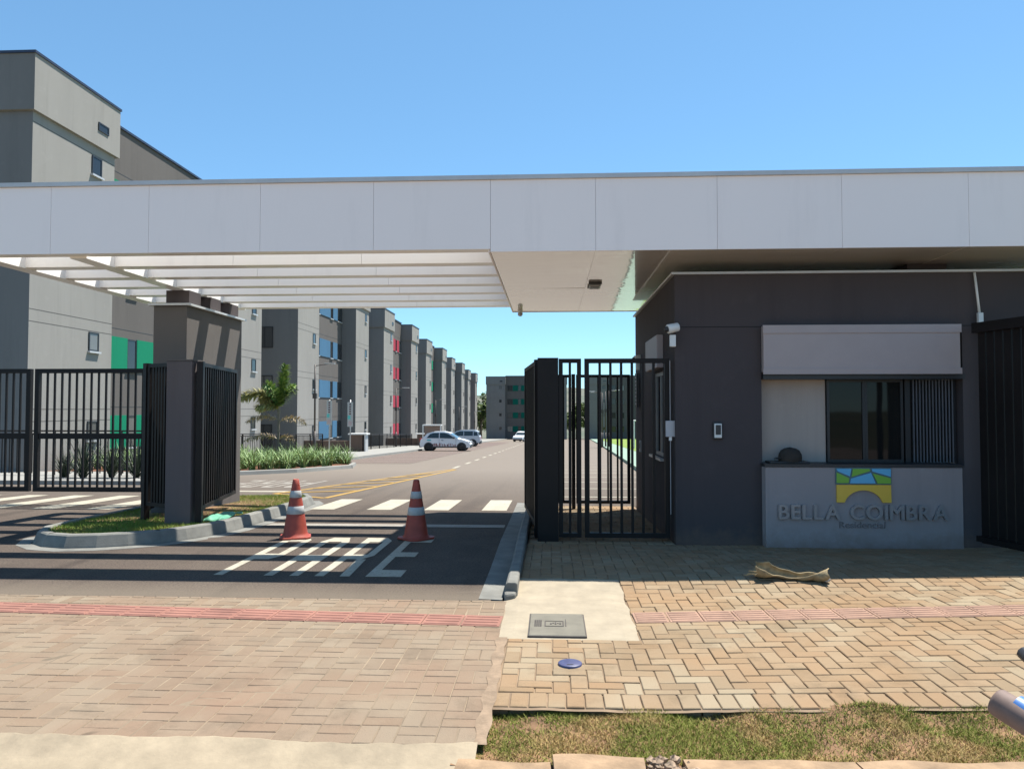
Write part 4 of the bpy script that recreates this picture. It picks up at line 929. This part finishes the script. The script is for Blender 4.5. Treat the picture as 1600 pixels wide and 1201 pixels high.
# mint plastic rag on the island
t = tag(MB().build('plastic_sheet', 'mint') if False else bpy.data.objects.new('plastic_sheet', None), 'crumpled mint green plastic on the island grass behind the pillar', 'plastic')
COL.objects.link(t); t.location = (-4.47, 9.95, 0.10)
b = MB(); n = 14
for i in range(n + 1):
    for j in range(n + 1):
        x, y = i / n - 0.5, j / n - 0.5; e = 1 - 0.35 * (abs(x) * 2) ** 3
        b.v.append((x * 0.34 * e, y * 0.75, 0.025 + 0.05 * max(0, mn.noise(Vector((x * 4, y * 5, 0.4))) + 0.3) - 0.03 * (max(abs(x), abs(y)) > 0.45)))
for i in range(n):
    for j in range(n): o0 = i * (n + 1) + j; b.f.append((o0, o0 + n + 1, o0 + n + 2, o0 + 1))
sp = b.build('sheet', 'mint', t, True); sd = sp.modifiers.new('solid', 'SOLIDIFY'); sd.thickness = 0.004

# ------------------------------------------------------------------ plants
def ribbon(b, base, ang, length, width, up, droop, segs=4):
    """an arching strap leaf: starts upwards and bends over"""
    dx, dy = math.cos(ang), math.sin(ang); px, py, pz = base; el = up; st = length / segs; n0 = len(b.v)
    for i in range(segs + 1):
        w_ = width * (1 - (i / segs) ** 1.6) + 0.0008
        b.v += [(px - dy * w_, py + dx * w_, pz), (px + dy * w_, py - dx * w_, pz)]
        px += dx * math.cos(el) * st; py += dy * math.cos(el) * st; pz += math.sin(el) * st; el -= droop / segs
    for i in range(segs): k = n0 + 2 * i; b.f.append((k, k + 1, k + 3, k + 2))
b = MB()
for k in range(330):
    for tr in range(40):
        x, y = random.uniform(-15.5, -7.3), random.uniform(22.4, 31)
        if inside(x, y, [(cx_ * 0.985 - 0.3, cy_ + 0.35) for cx_, cy_ in BED]): break
    else: continue
    z = g(y) + 0.1; hh = random.uniform(0.55, 0.95)
    for q in range(26):
        ribbon(b, (x + random.uniform(-.08, .08), y + random.uniform(-.08, .08), z), random.uniform(0, 6.283), hh * random.uniform(0.7, 1.15), 0.016, random.uniform(0.9, 1.5), random.uniform(0.6, 2.1))
o = struct(b.build('ground_cover', 'strap_leaf'), 'stuff'); o['label'] = 'dense strap-leaved ground cover filling the planted bed'; o['category'] = 'plants'
def spiky(label, loc, s, n=90):
    t = thing('spiky_plant', label, 'plant', loc, 0, 'spiky plants behind the closed gate')
    b = MB()
    for q in range(n): ribbon(b, (random.uniform(-.05, .05), random.uniform(-.05, .05), 0.02), random.uniform(0, 6.283), s * random.uniform(0.7, 1.15), 0.016, random.uniform(0.6, 1.5), random.uniform(0.0, 0.7), 3)
    b.build('leaves', 'yucca_leaf', t)
    MB().tube((0, 0, -0.05), (0, 0, 0.14), 0.06, 0.04, 8).build('stem', 'bark', t)
SPK = ['spiky dark plant furthest left behind the closed gate', 'spiky dark plant second from the left behind the closed gate', 'spiky dark plant third from the left behind the closed gate', 'spiky dark plant nearest the island wall behind the gate']
for (x, y, s), l in zip(((-13.05, 19.3, 0.7), (-12.4, 19.1, 1.15), (-11.75, 19.3, 1.0), (-11.0, 19.2, 1.15)), SPK): spiky(l, (x, y, g(y) + 0.09), s)
b = MB()   # low edging plants beside them
pt_ = thing('palm_tree', 'young palm with yellowing and dried fronds in the planted bed', 'tree', (-10.45, 28.0, g(28) + 0.1))
prof = [(0.055, -0.05), (0.05, 0.5), (0.042, 1.2), (0.04, 1.8), (0.06, 2.05), (0.03, 2.4)]
MB().lathe(prof, 10).build('trunk', 'trunk', pt_, True)
def frond(name, mat, ang, base, length, up, droop, llen, dens=34, lw=0.02, rep=5):
    """feathery frond: leaflets stand out all round the rib"""
    b = MB(); dx, dy = math.cos(ang), math.sin(ang); p = Vector(base); el = up; st = length / dens; pts = []
    for i in range(dens + 1):
        pts.append((p.copy(), el)); p += Vector((dx * math.cos(el), dy * math.cos(el), math.sin(el))) * st; el -= droop / dens
    for i in range(0, dens, 4): b.tube(pts[i][0], pts[min(dens, i + 4)][0], 0.016 * (1 - i / dens) + 0.004, 0.016 * (1 - (i + 4) / (dens + 4)) + 0.003, 5, False)
    for i in range(3, dens + 1):
        c, e = pts[i]; u = i / dens; ll = llen * math.sin(math.pi * (0.10 + 0.78 * u)) ** 0.6
        fwd = Vector((dx * math.cos(e), dy * math.cos(e), math.sin(e))); s1 = Vector((-dy, dx, 0)); s2 = fwd.cross(s1)
        for q in range(rep):
            t_ = random.uniform(0, 6.283)
            d = (s1 * math.cos(t_) + s2 * math.sin(t_) + fwd * random.uniform(0.4, 1.0)).normalized()
            tip = c + d * ll * random.uniform(0.7, 1.1) + Vector((0, 0, -0.2 * ll)); nrm = d.cross(Vector((0.3, 0.2, 1))).normalized() * lw
            m_ = c.lerp(tip, 0.5) + Vector((0, 0, 0.08 * ll)); k = len(b.v)
            b.v += [tuple(c - nrm * 0.5), tuple(c + nrm * 0.5), tuple(m_ + nrm), tuple(m_ - nrm), tuple(tip)]; b.f += [(k, k + 1, k + 2, k + 3), (k + 3, k + 2, k + 4)]
    return b.build(name, mat, pt_)
top = (0, 0, 2.15)
frond('frond', 'palm_leaf', 0.4, top, 1.65, 1.52, 0.15, 0.44, 48, 0.034, 8)
frond('frond', 'palm_leaf', 1.3, top, 1.45, 1.45, 0.3, 0.44, 44, 0.034, 8)
frond('frond', 'palm_leaf', -0.2, top, 1.05, 1.25, 0.7, 0.44, 38, 0.034, 8)
frond('frond', 'palm_leaf', -1.9, top, 1.2, 1.3, 0.8, 0.44, 38, 0.034, 8)
frond('frond', 'palm_yellow', 3.2, top, 1.75, 1.15, 1.75, 0.42, 48, 0.034, 9)
frond('frond', 'palm_yellow', 2.7, top, 1.2, 1.05, 1.5, 0.40, 40, 0.03, 8)
frond('frond', 'palm_yellow', 3.6, (0, 0, 2.05), 0.9, 0.9, 1.5, 0.36, 32, 0.03, 8)
for a, z0, l in ((0.05, 1.62, 1.1), (3.15, 1.7, 1.3), (0.1, 0.95, 0.6), (3.2, 0.95, 1.35)):
    frond('dry_frond', 'palm_dry', a, (0.0, 0, z0), l, 0.55, 1.2, 0.26, 28, 0.016, 5)
def tree(label, loc, h, r, seed):
    rnd = random.Random(seed); t = thing('broadleaf_tree', label, 'tree', loc, 0, 'trees beyond the blocks')
    b = MB(); b.tube((0, 0, -0.5), (0, 0, h * 0.5), 0.03 * h, 0.018 * h, 8)
    for k in range(5): a = rnd.uniform(0, 6.28); b.tube((0, 0, h * (0.3 + 0.05 * k)), (math.cos(a) * r * 0.6, math.sin(a) * r * 0.6, h * (0.6 + 0.06 * k)), 0.012 * h, 0.004 * h, 6)
    b.build('trunk', 'bark', t); b = MB()
    cl = [(rnd.gauss(0, r * 0.45), rnd.gauss(0, r * 0.45), h * rnd.uniform(0.4, 0.95), r * rnd.uniform(0.22, 0.42)) for k in range(22)]
    for cx_, cy_, cz_, cr in cl:
        for q in range(90):
            d = Vector((rnd.gauss(0, 1), rnd.gauss(0, 1), rnd.gauss(0, 0.8))).normalized() * cr * rnd.uniform(0.5, 1.05)
            c = Vector((cx_, cy_, cz_)) + d; u = Vector((rnd.gauss(0, 1), rnd.gauss(0, 1), rnd.gauss(0, 1))).normalized(); v = u.orthogonal().normalized(); s = 0.035 * h
            b.tri(c - u * s, c + v * s, c + u * s - v * s * 0.4)
    b.build('crown', 'tree_leaf', t)
tree('leafy tree beyond the gap at the end of the left row', (-17.5, 186, -5.9), 11, 4.5, 1)
tree('low leafy tree beside the last block of the left row', (-19, 196, -6.4), 7, 3.5, 2)
tree('tree seen between the two end blocks through the gate', (6.6, 188, -6.0), 8.5, 3.6, 3)
tree('farther tree between the two end blocks through the gate', (5.2, 204, -6.8), 7.0, 3.4, 4)

# ------------------------------------------------------------------ inner street furniture
def lamp(label, x, y, side, group, h=5.1):
    z = g(y) + 0.12
    t = thing('street_lamp', label, 'street lamp', (x, y, z), 0, group)
    MB().tube((0, 0, -0.15), (0, 0, 1.3), 0.085, 0.075, 12).tube((0, 0, 1.3), (0, 0, h), 0.055, 0.045, 12).build('pole', 'lamp_pole', t, True)
    MB().tube((0, 0, h - 0.06), (side * 0.75, 0, h + 0.04), 0.022, seg=8).build('arm', 'lamp_pole', t, True)
    MB().box(min(side * 0.55, side * 1.15), -0.11, h + 0.03, max(side * 0.55, side * 1.15), 0.11, h + 0.09).build('lamp_head', 'grey_metal', t, bevel=0.02)
    MB().box(-0.11, -0.11, h * 0.62, 0.11, 0.11, h * 0.62 + 0.3).build('control_box', 'lamp_pole', t)
LL = ['slim dark street lamp nearest the planted bed', 'street lamp in front of the red panelled block', 'street lamp in front of the second green panelled block', 'street lamp beside the fifth block of the row', 'far street lamp before the last block']
for k, l in enumerate(LL): lamp(l, -13.5, 41.8 + 22.4 * k, 1, 'street lamps along the inner road')
LR = ['brown lamp post through the gate, leftmost of four', 'brown lamp post through the gate, second of four', 'brown lamp post through the gate, third of four', 'brown lamp post through the gate, rightmost of four']
for (x, y), l in zip(((4.75, 70), (5.0, 71.5), (5.1, 69), (5.35, 68)), LR): lamp(l, x, y, 1 if x > 5 else -1, 'lamp posts seen through the pedestrian gate')
def sign_post(label, x, y, zb):
    t = thing('sign_post', label, 'sign', (x, y, g(y) + 0.1), 0, 'tall white signs behind the planted bed')
    MB().tube((0, 0, -0.1), (0, 0, 3.0), 0.035, seg=8).build('pole', 'grey_metal', t, True)
    z0, z1 = zb, zb + 1.32
    MB().box(-0.145, -0.05, z0, 0.145, -0.036, z1).build('board', 'sign_white', t)
    for i in range(5): MB().box(-0.045, -0.055, z1 - 0.16 - i * 0.125, 0.045, -0.051, z1 - 0.09 - i * 0.125).build('printed_character', 'print_dark', t)
    MB().box(-0.13, -0.055, z1 - 0.92, 0.02, -0.051, z1 - 0.72).build('printed_symbol', 'print_teal', t)
    for i in range(3): MB().box(-0.09, -0.055, z1 - 1.08 - i * 0.07, 0.09, -0.051, z1 - 1.06 - i * 0.07).build('printed_line', 'print_pink', t)
sign_post('tall narrow white sign on a pole, nearer the palm', -11.95, 39.5, 1.65)
sign_post('tall narrow white sign on a pole, nearer the lane', -10.75, 39.3, 1.55)
def shelter(label, x, y):
    z = g(y) + 0.1; t = thing('meter_shelter', label, 'shelter', (x, y, z), 0, 'meter shelters in front of the blocks')
    MB().box(-0.5, -0.35, -0.2, 0.28, 0.35, 1.12).build('housing', 'wall_house', t)
    MB().box(0.42, -0.35, -0.2, 0.5, 0.35, 1.12).build('side_post', 'trim', t)
    MB().box(-0.62, -0.45, 1.122, 0.6, 0.45, 1.2).build('roof_slab', 'white_plastic', t)
    MB().box(-4.2, -0.15, -0.2, -0.502, 0.15, 0.72).build('low_wall', 'wall_house', t)
for k, l in enumerate(['dark meter shelter with pale roof behind the nearer white sign', 'dark meter shelter with pale roof just behind the white car', 'small meter shelter behind the silver car', 'far meter shelter beside the silver car']):
    shelter(l, -12.4, 47.5 + 24 * k)
t = thing('bicycle_shelter', 'pale framed shelter standing behind the white car', 'shelter', (-10.8, 67, g(67) + 0.1))
MB().box(-0.85, -0.05, -0.1, -0.77, 0.05, 1.9).build('post', 'white_plastic', t); MB().box(0.77, -0.05, -0.1, 0.85, 0.05, 1.9).build('post', 'white_plastic', t)
MB().box(-0.85, -0.06, 1.9, 0.85, 0.8, 2.0).build('roof', 'white_plastic', t); MB().box(-0.77, 0.7, 0.0, 0.77, 0.74, 1.88).build('back_panel', 'wall_counter', t)
t = thing('ball_frame', 'pale tubular frame on the lawn through the gate', 'frame', (6.5, 58, g(58) + 0.12))
MB().tube((0, 0, 0), (0, 0, 2.2), 0.05).build('post', 'white_plastic', t); MB().tube((1.6, 0, 0), (1.6, 0, 2.2), 0.05).build('post', 'white_plastic', t); MB().tube((-0.05, 0, 2.2), (1.65, 0, 2.2), 0.05).build('crossbar', 'white_plastic', t)
def yard_fence(label, p0, p1, h, n, group):
    d = Vector((p1[0] - p0[0], p1[1] - p0[1])); L = d.length
    t = thing('yard_fence', label, 'fence', (p0[0], p0[1], g(p0[1]) + 0.1), math.atan2(d.y, d.x), group)
    dz = g(p1[1]) - g(p0[1])
    for z in (h, h - 0.09):
        o = MB().tube((0, 0, z), (L, 0, z + dz), 0.022, seg=6).build('rail', 'black_metal', t)
    pm = MB().box(-0.03, -0.03, -0.1, 0.03, 0.03, h - 0.02).mesh('post', 'black_metal')
    for i in range(n + 1): put(pm, 'post', t, (L * i / n, 0, dz * i / n))
    bm_ = MB().box(-0.012, -0.012, 0.05, 0.012, 0.012, h - 0.1).mesh('bar', 'black_metal')
    nb = min(90, int(L / 0.22))
    for i in range(nb): put(bm_, 'bar', t, (L * (i + 0.5) / nb, 0, dz * (i + 0.5) / nb))
yard_fence('thin black yard fence behind the spiky plants', (-20, 20.4), (-10.2, 20.4), 1.25, 5, 'black yard fences by the blocks')
yard_fence('black yard fence in front of the blue panelled block', (-14.6, 32), (-14.6, 46.8), 1.15, 6, 'black yard fences by the blocks')
yard_fence('black yard fence in front of the red panelled block', (-13.2, 48.6), (-13.2, 70), 1.15, 8, 'black yard fences by the blocks')
MBf = MB()
# ------------------------------------------------------------------ cars
def car(label, loc, rz, paint_, suv=False, decals=False):
    t = thing('parked_car', label, 'car', loc, rz, 'cars parked along the inner road')
    Lh = 1.9; w_ = 0.80 if not suv else 0.86
    if not suv:
        low = [(-1.86, 0.32), (-1.90, 0.55), (-1.84, 0.85), (-1.72, 0.95), (0.55, 0.93), (1.25, 0.86), (1.72, 0.70), (1.88, 0.50), (1.86, 0.28)]
        roof = [(-1.70, 0.94), (-1.35, 1.30), (-0.95, 1.42), (-0.1, 1.43), (0.30, 1.35), (0.98, 0.90)]
        side = [[(-1.38, 0.98), (-1.12, 1.27), (-0.86, 1.34), (-0.47, 1.35), (-0.47, 0.97)], [(-0.40, 0.97), (-0.40, 1.35), (-0.1, 1.35), (0.22, 1.28), (0.74, 0.95)]]
        wx = (-1.22, 1.22); wr = 0.29
    else:
        low = [(-2.0, 0.40), (-2.05, 0.65), (-2.0, 1.0), (-1.95, 1.08), (0.70, 1.04), (1.55, 0.98), (1.95, 0.80), (2.02, 0.55), (1.98, 0.38)]
        roof = [(-1.94, 1.07), (-1.80, 1.50), (-1.5, 1.62), (0.0, 1.63), (0.35, 1.55), (1.05, 1.02)]
        side = [[(-1.30, 1.10), (-1.30, 1.52), (-0.42, 1.54), (-0.42, 1.09)], [(-0.35, 1.09), (-0.35, 1.54), (0.05, 1.53), (0.32, 1.46), (0.85, 1.07)], [(-1.80, 1.11), (-1.72, 1.44), (-1.38, 1.50), (-1.38, 1.10)]]
        wx = (-1.28, 1.28); wr = 0.34
    def hull(P, half, tap, zt0, zt1):
        """side profile extruded across the car, narrowing towards the top, rounded towards the sides"""
        b = MB(); k = len(P); cuts = [(-1, 0.90), (-0.96, 0.98), (-0.8, 1.0), (0.8, 1.0), (0.96, 0.98), (1, 0.90)]
        cx_ = sum(p[0] for p in P) / k; cz_ = sum(p[1] for p in P) / k
        for s, sc in cuts:
            for x, z in P:
                f = 1 - tap * max(0, min(1, (z - zt0) / (zt1 - zt0)))
                b.v.append((cx_ + (x - cx_) * (1 - (1 - sc) * 0.25), s * half * f, cz_ + (z - cz_) * (1 - (1 - sc) * 0.35)))
        for q in range(len(cuts) - 1):
            for i in range(k): j = (i + 1) % k; o0 = q * k; b.f.append((o0 + i, o0 + j, o0 + k + j, o0 + k + i))
        b.f.append(tuple(range(k))); b.f.append(tuple(reversed(range((len(cuts) - 1) * k, len(cuts) * k)))); return b
    body = hull(low, w_, 0.04, 0.5, 1.0).build('body', paint_, t, bevel=0.02)
    cab = hull(roof, w_ * 0.97, 0.17, 0.95, 1.45 if not suv else 1.62).build('cabin', paint_, t, bevel=0.02)
    zt = 1.45 if not suv else 1.62
    for P in side:
        for s in (-1, 1):
            b = MB(); k = len(P)
            def yy_(z): return s * (w_ * 0.97 * (1 - 0.17 * max(0, min(1, (z - 0.95) / (zt - 0.95)))) + 0.006)
            b.v = [(x, yy_(z), z) for x, z in P]; b.f = [tuple(range(k)) if s < 0 else tuple(reversed(range(k)))]
            o = b.build('window', 'car_glass', cab); sd = o.modifiers.new('solid', 'SOLIDIFY'); sd.thickness = 0.01; sd.offset = -1
    fx0, fx1 = roof[-2], roof[-1]; rx0, rx1 = roof[1], roof[0]
    def screen(a, c, o_):
        ya, yc = w_ * 0.97 * 0.80, w_ * 0.97 * 0.90
        p, q = Vector((a[0], 0, a[1])), Vector((c[0], 0, c[1])); p2, q2 = p.lerp(q, 0.12), p.lerp(q, 0.86); n_ = Vector((-(q - p).z, 0, (q - p).x)).normalized() * o_
        if n_.z < 0: n_ = -n_
        MB().quad((p2.x + n_.x, -ya, p2.z + n_.z), (q2.x + n_.x, -yc, q2.z + n_.z), (q2.x + n_.x, yc, q2.z + n_.z), (p2.x + n_.x, ya, p2.z + n_.z)).build('windscreen', 'car_glass', cab)
    screen(fx0, fx1, 0.008); screen(rx0, rx1, 0.008)
    for x in wx:
        for s in (-1, 1):
            wh = put(MB().tube((0, -0.09, 0), (0, 0.09, 0), wr, seg=22).mesh('tyre', 'tyre', True), 'wheel', t, (x, s * (w_ - 0.075), wr))
            MB().tube((0, s * 0.088, 0), (0, s * 0.098, 0), wr * 0.6, wr * 0.56, 16).build('rim', 'rim' if suv else 'tyre', wh)
            MB().lathe([(wr * 1.22, 0), (wr * 1.24, 0.02), (wr * 0.9, 0.021)], 22).build('wheel_arch', 'dark_plastic', wh).rotation_euler = (math.pi / 2 if s < 0 else -math.pi / 2, 0, 0)
            wh.children[-1].location = (0, s * 0.066, 0.02)
    xe0, xe1 = low[1][0], low[-2][0]
    MB().box(xe1 - 0.16, -w_ * 0.93, 0.26, xe1 + 0.03, w_ * 0.93, 0.50).build('front_bumper', 'dark_plastic', t, bevel=0.03)
    MB().box(xe0 - 0.03, -w_ * 0.93, 0.28, xe0 + 0.16, w_ * 0.93, 0.55).build('rear_bumper', 'dark_plastic', t, bevel=0.03)
    MB().box(-0.9, -w_ - 0.004, 0.27, 0.88, w_ + 0.004, 0.37).build('sill_trim', 'dark_plastic', t)
    for s in (-1, 1):
        MB().box(xe1 - 0.22, s * w_ * 0.72 - 0.12, 0.60, xe1 - 0.03, s * w_ * 0.72 + 0.12, 0.74).build('headlight', 'head_clear', t, bevel=0.02)
        MB().box(xe0 - 0.006, s * w_ * 0.78 - 0.09, 0.68, xe0 + 0.14, s * w_ * 0.78 + 0.09, 0.95).build('tail_light', 'tail_red', t, bevel=0.02)
        MB().box(0.60, s * (w_ + 0.07) - 0.06, 0.94, 0.72, s * (w_ + 0.07) + 0.06, 1.06).build('mirror', 'dark_plastic', t, bevel=0.02)
        MB().box(-0.28, s * (w_ + 0.008) - 0.01, 0.80, -0.12, s * (w_ + 0.008) + 0.01, 0.83).build('door_handle', 'dark_plastic', t)
        for x in (-0.45, 0.80): MB().box(x, s * (w_ + 0.001) - 0.002, 0.38, x + 0.012, s * (w_ + 0.001) + 0.002, 0.92).build('door_gap', 'dark_plastic', t)
    if suv:
        for s in (-1, 1): MB().box(-1.6, s * 0.60 - 0.02, 1.64, 0.0, s * 0.60 + 0.02, 1.68).build('roof_rail', 'grey_metal', t)
    if decals:
        rnd = random.Random(5)
        for k in range(15): x = -0.92 + k * 0.118; h_ = rnd.uniform(0.08, 0.22); MB().box(x, -w_ - 0.006, 0.38, x + rnd.uniform(0.04, 0.09), -w_ - 0.001, 0.40 + h_).build('printed_mark', 'decal_red', t)
        MB().box(-1.35, -w_ - 0.006, 0.78, -1.05, -w_ - 0.001, 0.86).build('printed_mark', 'decal_teal', t)
    return t
car('white hatchback with maroon marks along its sill, parked across the bay', (-7.75, 55.0, g(55) + 0.01), 0.0, 'car_white', False, True)
car('silver car half hidden behind the white hatchback', (-9.05, 74.5, g(74.5) + 0.01), math.pi, 'car_silver', True)
car('small far white car at the edge of the open gate leaf', (-4.6, 120, g(120) + 0.01), -1.9, 'car_white', True)

# ------------------------------------------------------------------ motorcycle at the lower right corner, mostly out of the picture
mc = thing('motorcycle', 'parked motorcycle of which only a brown grip with blue trim shows', 'motorcycle', (1.35, 0.75, -0.155))
def P_(x, y, z): return (x - 1.35, y - 0.75, z + 0.155)
ga, gb = Vector(P_(0.662, 1.155, 1.165)), Vector(P_(0.80, 0.93, 1.085))
MB().tube(ga, gb, 0.021, 0.023, 24).build('grip', 'grip', mc, True, bevel=0.006)
dg = (gb - ga).normalized()
MB().tube(ga + dg * 0.026 + Vector((0.005, 0, 0.004)), ga + dg * 0.25 + Vector((0.004, 0, 0.006)), 0.0205, 0.024, 24, False).build('grip_sleeve', 'bike_blue', mc, True)
hb = Vector(P_(1.35, 0.86, 1.04)); MB().tube(gb, hb, 0.012).tube(hb, hb + Vector((0.62, 0.10, 0.06)), 0.012).build('handlebar', 'dark_plastic', mc, True)
MB().tube(hb + Vector((0.42, 0.07, 0.04)), hb + Vector((0.68, 0.11, 0.066)), 0.021, 0.021, 16).build('grip', 'grip', mc, True)
lv = Vector(P_(0.775, 1.27, 1.20)); MB().tube(gb + dg * 0.02, lv, 0.009, 0.011, 10).build('lever', 'dark_plastic', mc, True)
MB().tube(hb, (0, 0.45, 0.32), 0.03).tube((0, 0.45, 0.32), (0.0, 0.46, 0.30), 0.03).build('fork', 'grey_metal', mc, True)
def wheel_(y):
    b = MB(); n, m = 28, 8
    for i in range(n):
        a = 6.28318 * i / n
        for j in range(m): c = 6.28318 * j / m; r = 0.26 + 0.045 * math.cos(c); b.v.append((0.04 * math.sin(c), y + r * math.cos(a), 0.305 + r * math.sin(a)))
    for i in range(n):
        for j in range(m): b.f.append((i * m + j, ((i + 1) % n) * m + j, ((i + 1) % n) * m + (j + 1) % m, i * m + (j + 1) % m))
    o = b.build('wheel', 'tyre', mc, True)
    MB().tube((-0.05, y, 0.305), (0.05, y, 0.305), 0.07, seg=14).build('hub', 'grey_metal', o)
    MB().tube((-0.008, y, 0.305), (0.008, y, 0.305), 0.215, seg=20).build('brake_disc', 'grey_metal', o)
wheel_(0.45); wheel_(-0.80)
MB().tube((0, 0.2, 0.86), (0, -0.25, 0.80), 0.15, 0.12, 14).build('fuel_tank', 'bike_blue', mc, True, bevel=0.03)
MB().box(-0.12, -0.85, 0.74, 0.12, -0.2, 0.82).build('seat', 'dark_plastic', mc, bevel=0.03)
MB().box(-0.13, -0.35, 0.28, 0.13, 0.12, 0.65).build('engine', 'grey_metal', mc, bevel=0.03)
MB().tube((0, 0.22, 0.85), (0, 0.0, 0.3), 0.025).tube((0, -0.3, 0.32), (0, -0.8, 0.305), 0.02).tube((0, -0.3, 0.7), (0, -0.78, 0.73), 0.02).build('frame', 'dark_plastic', mc, True)
MB().tube((0.0, 0.16, 0.92), (0, 0.26, 0.92), 0.09, 0.095, 16).build('headlamp', 'head_clear', mc, True)
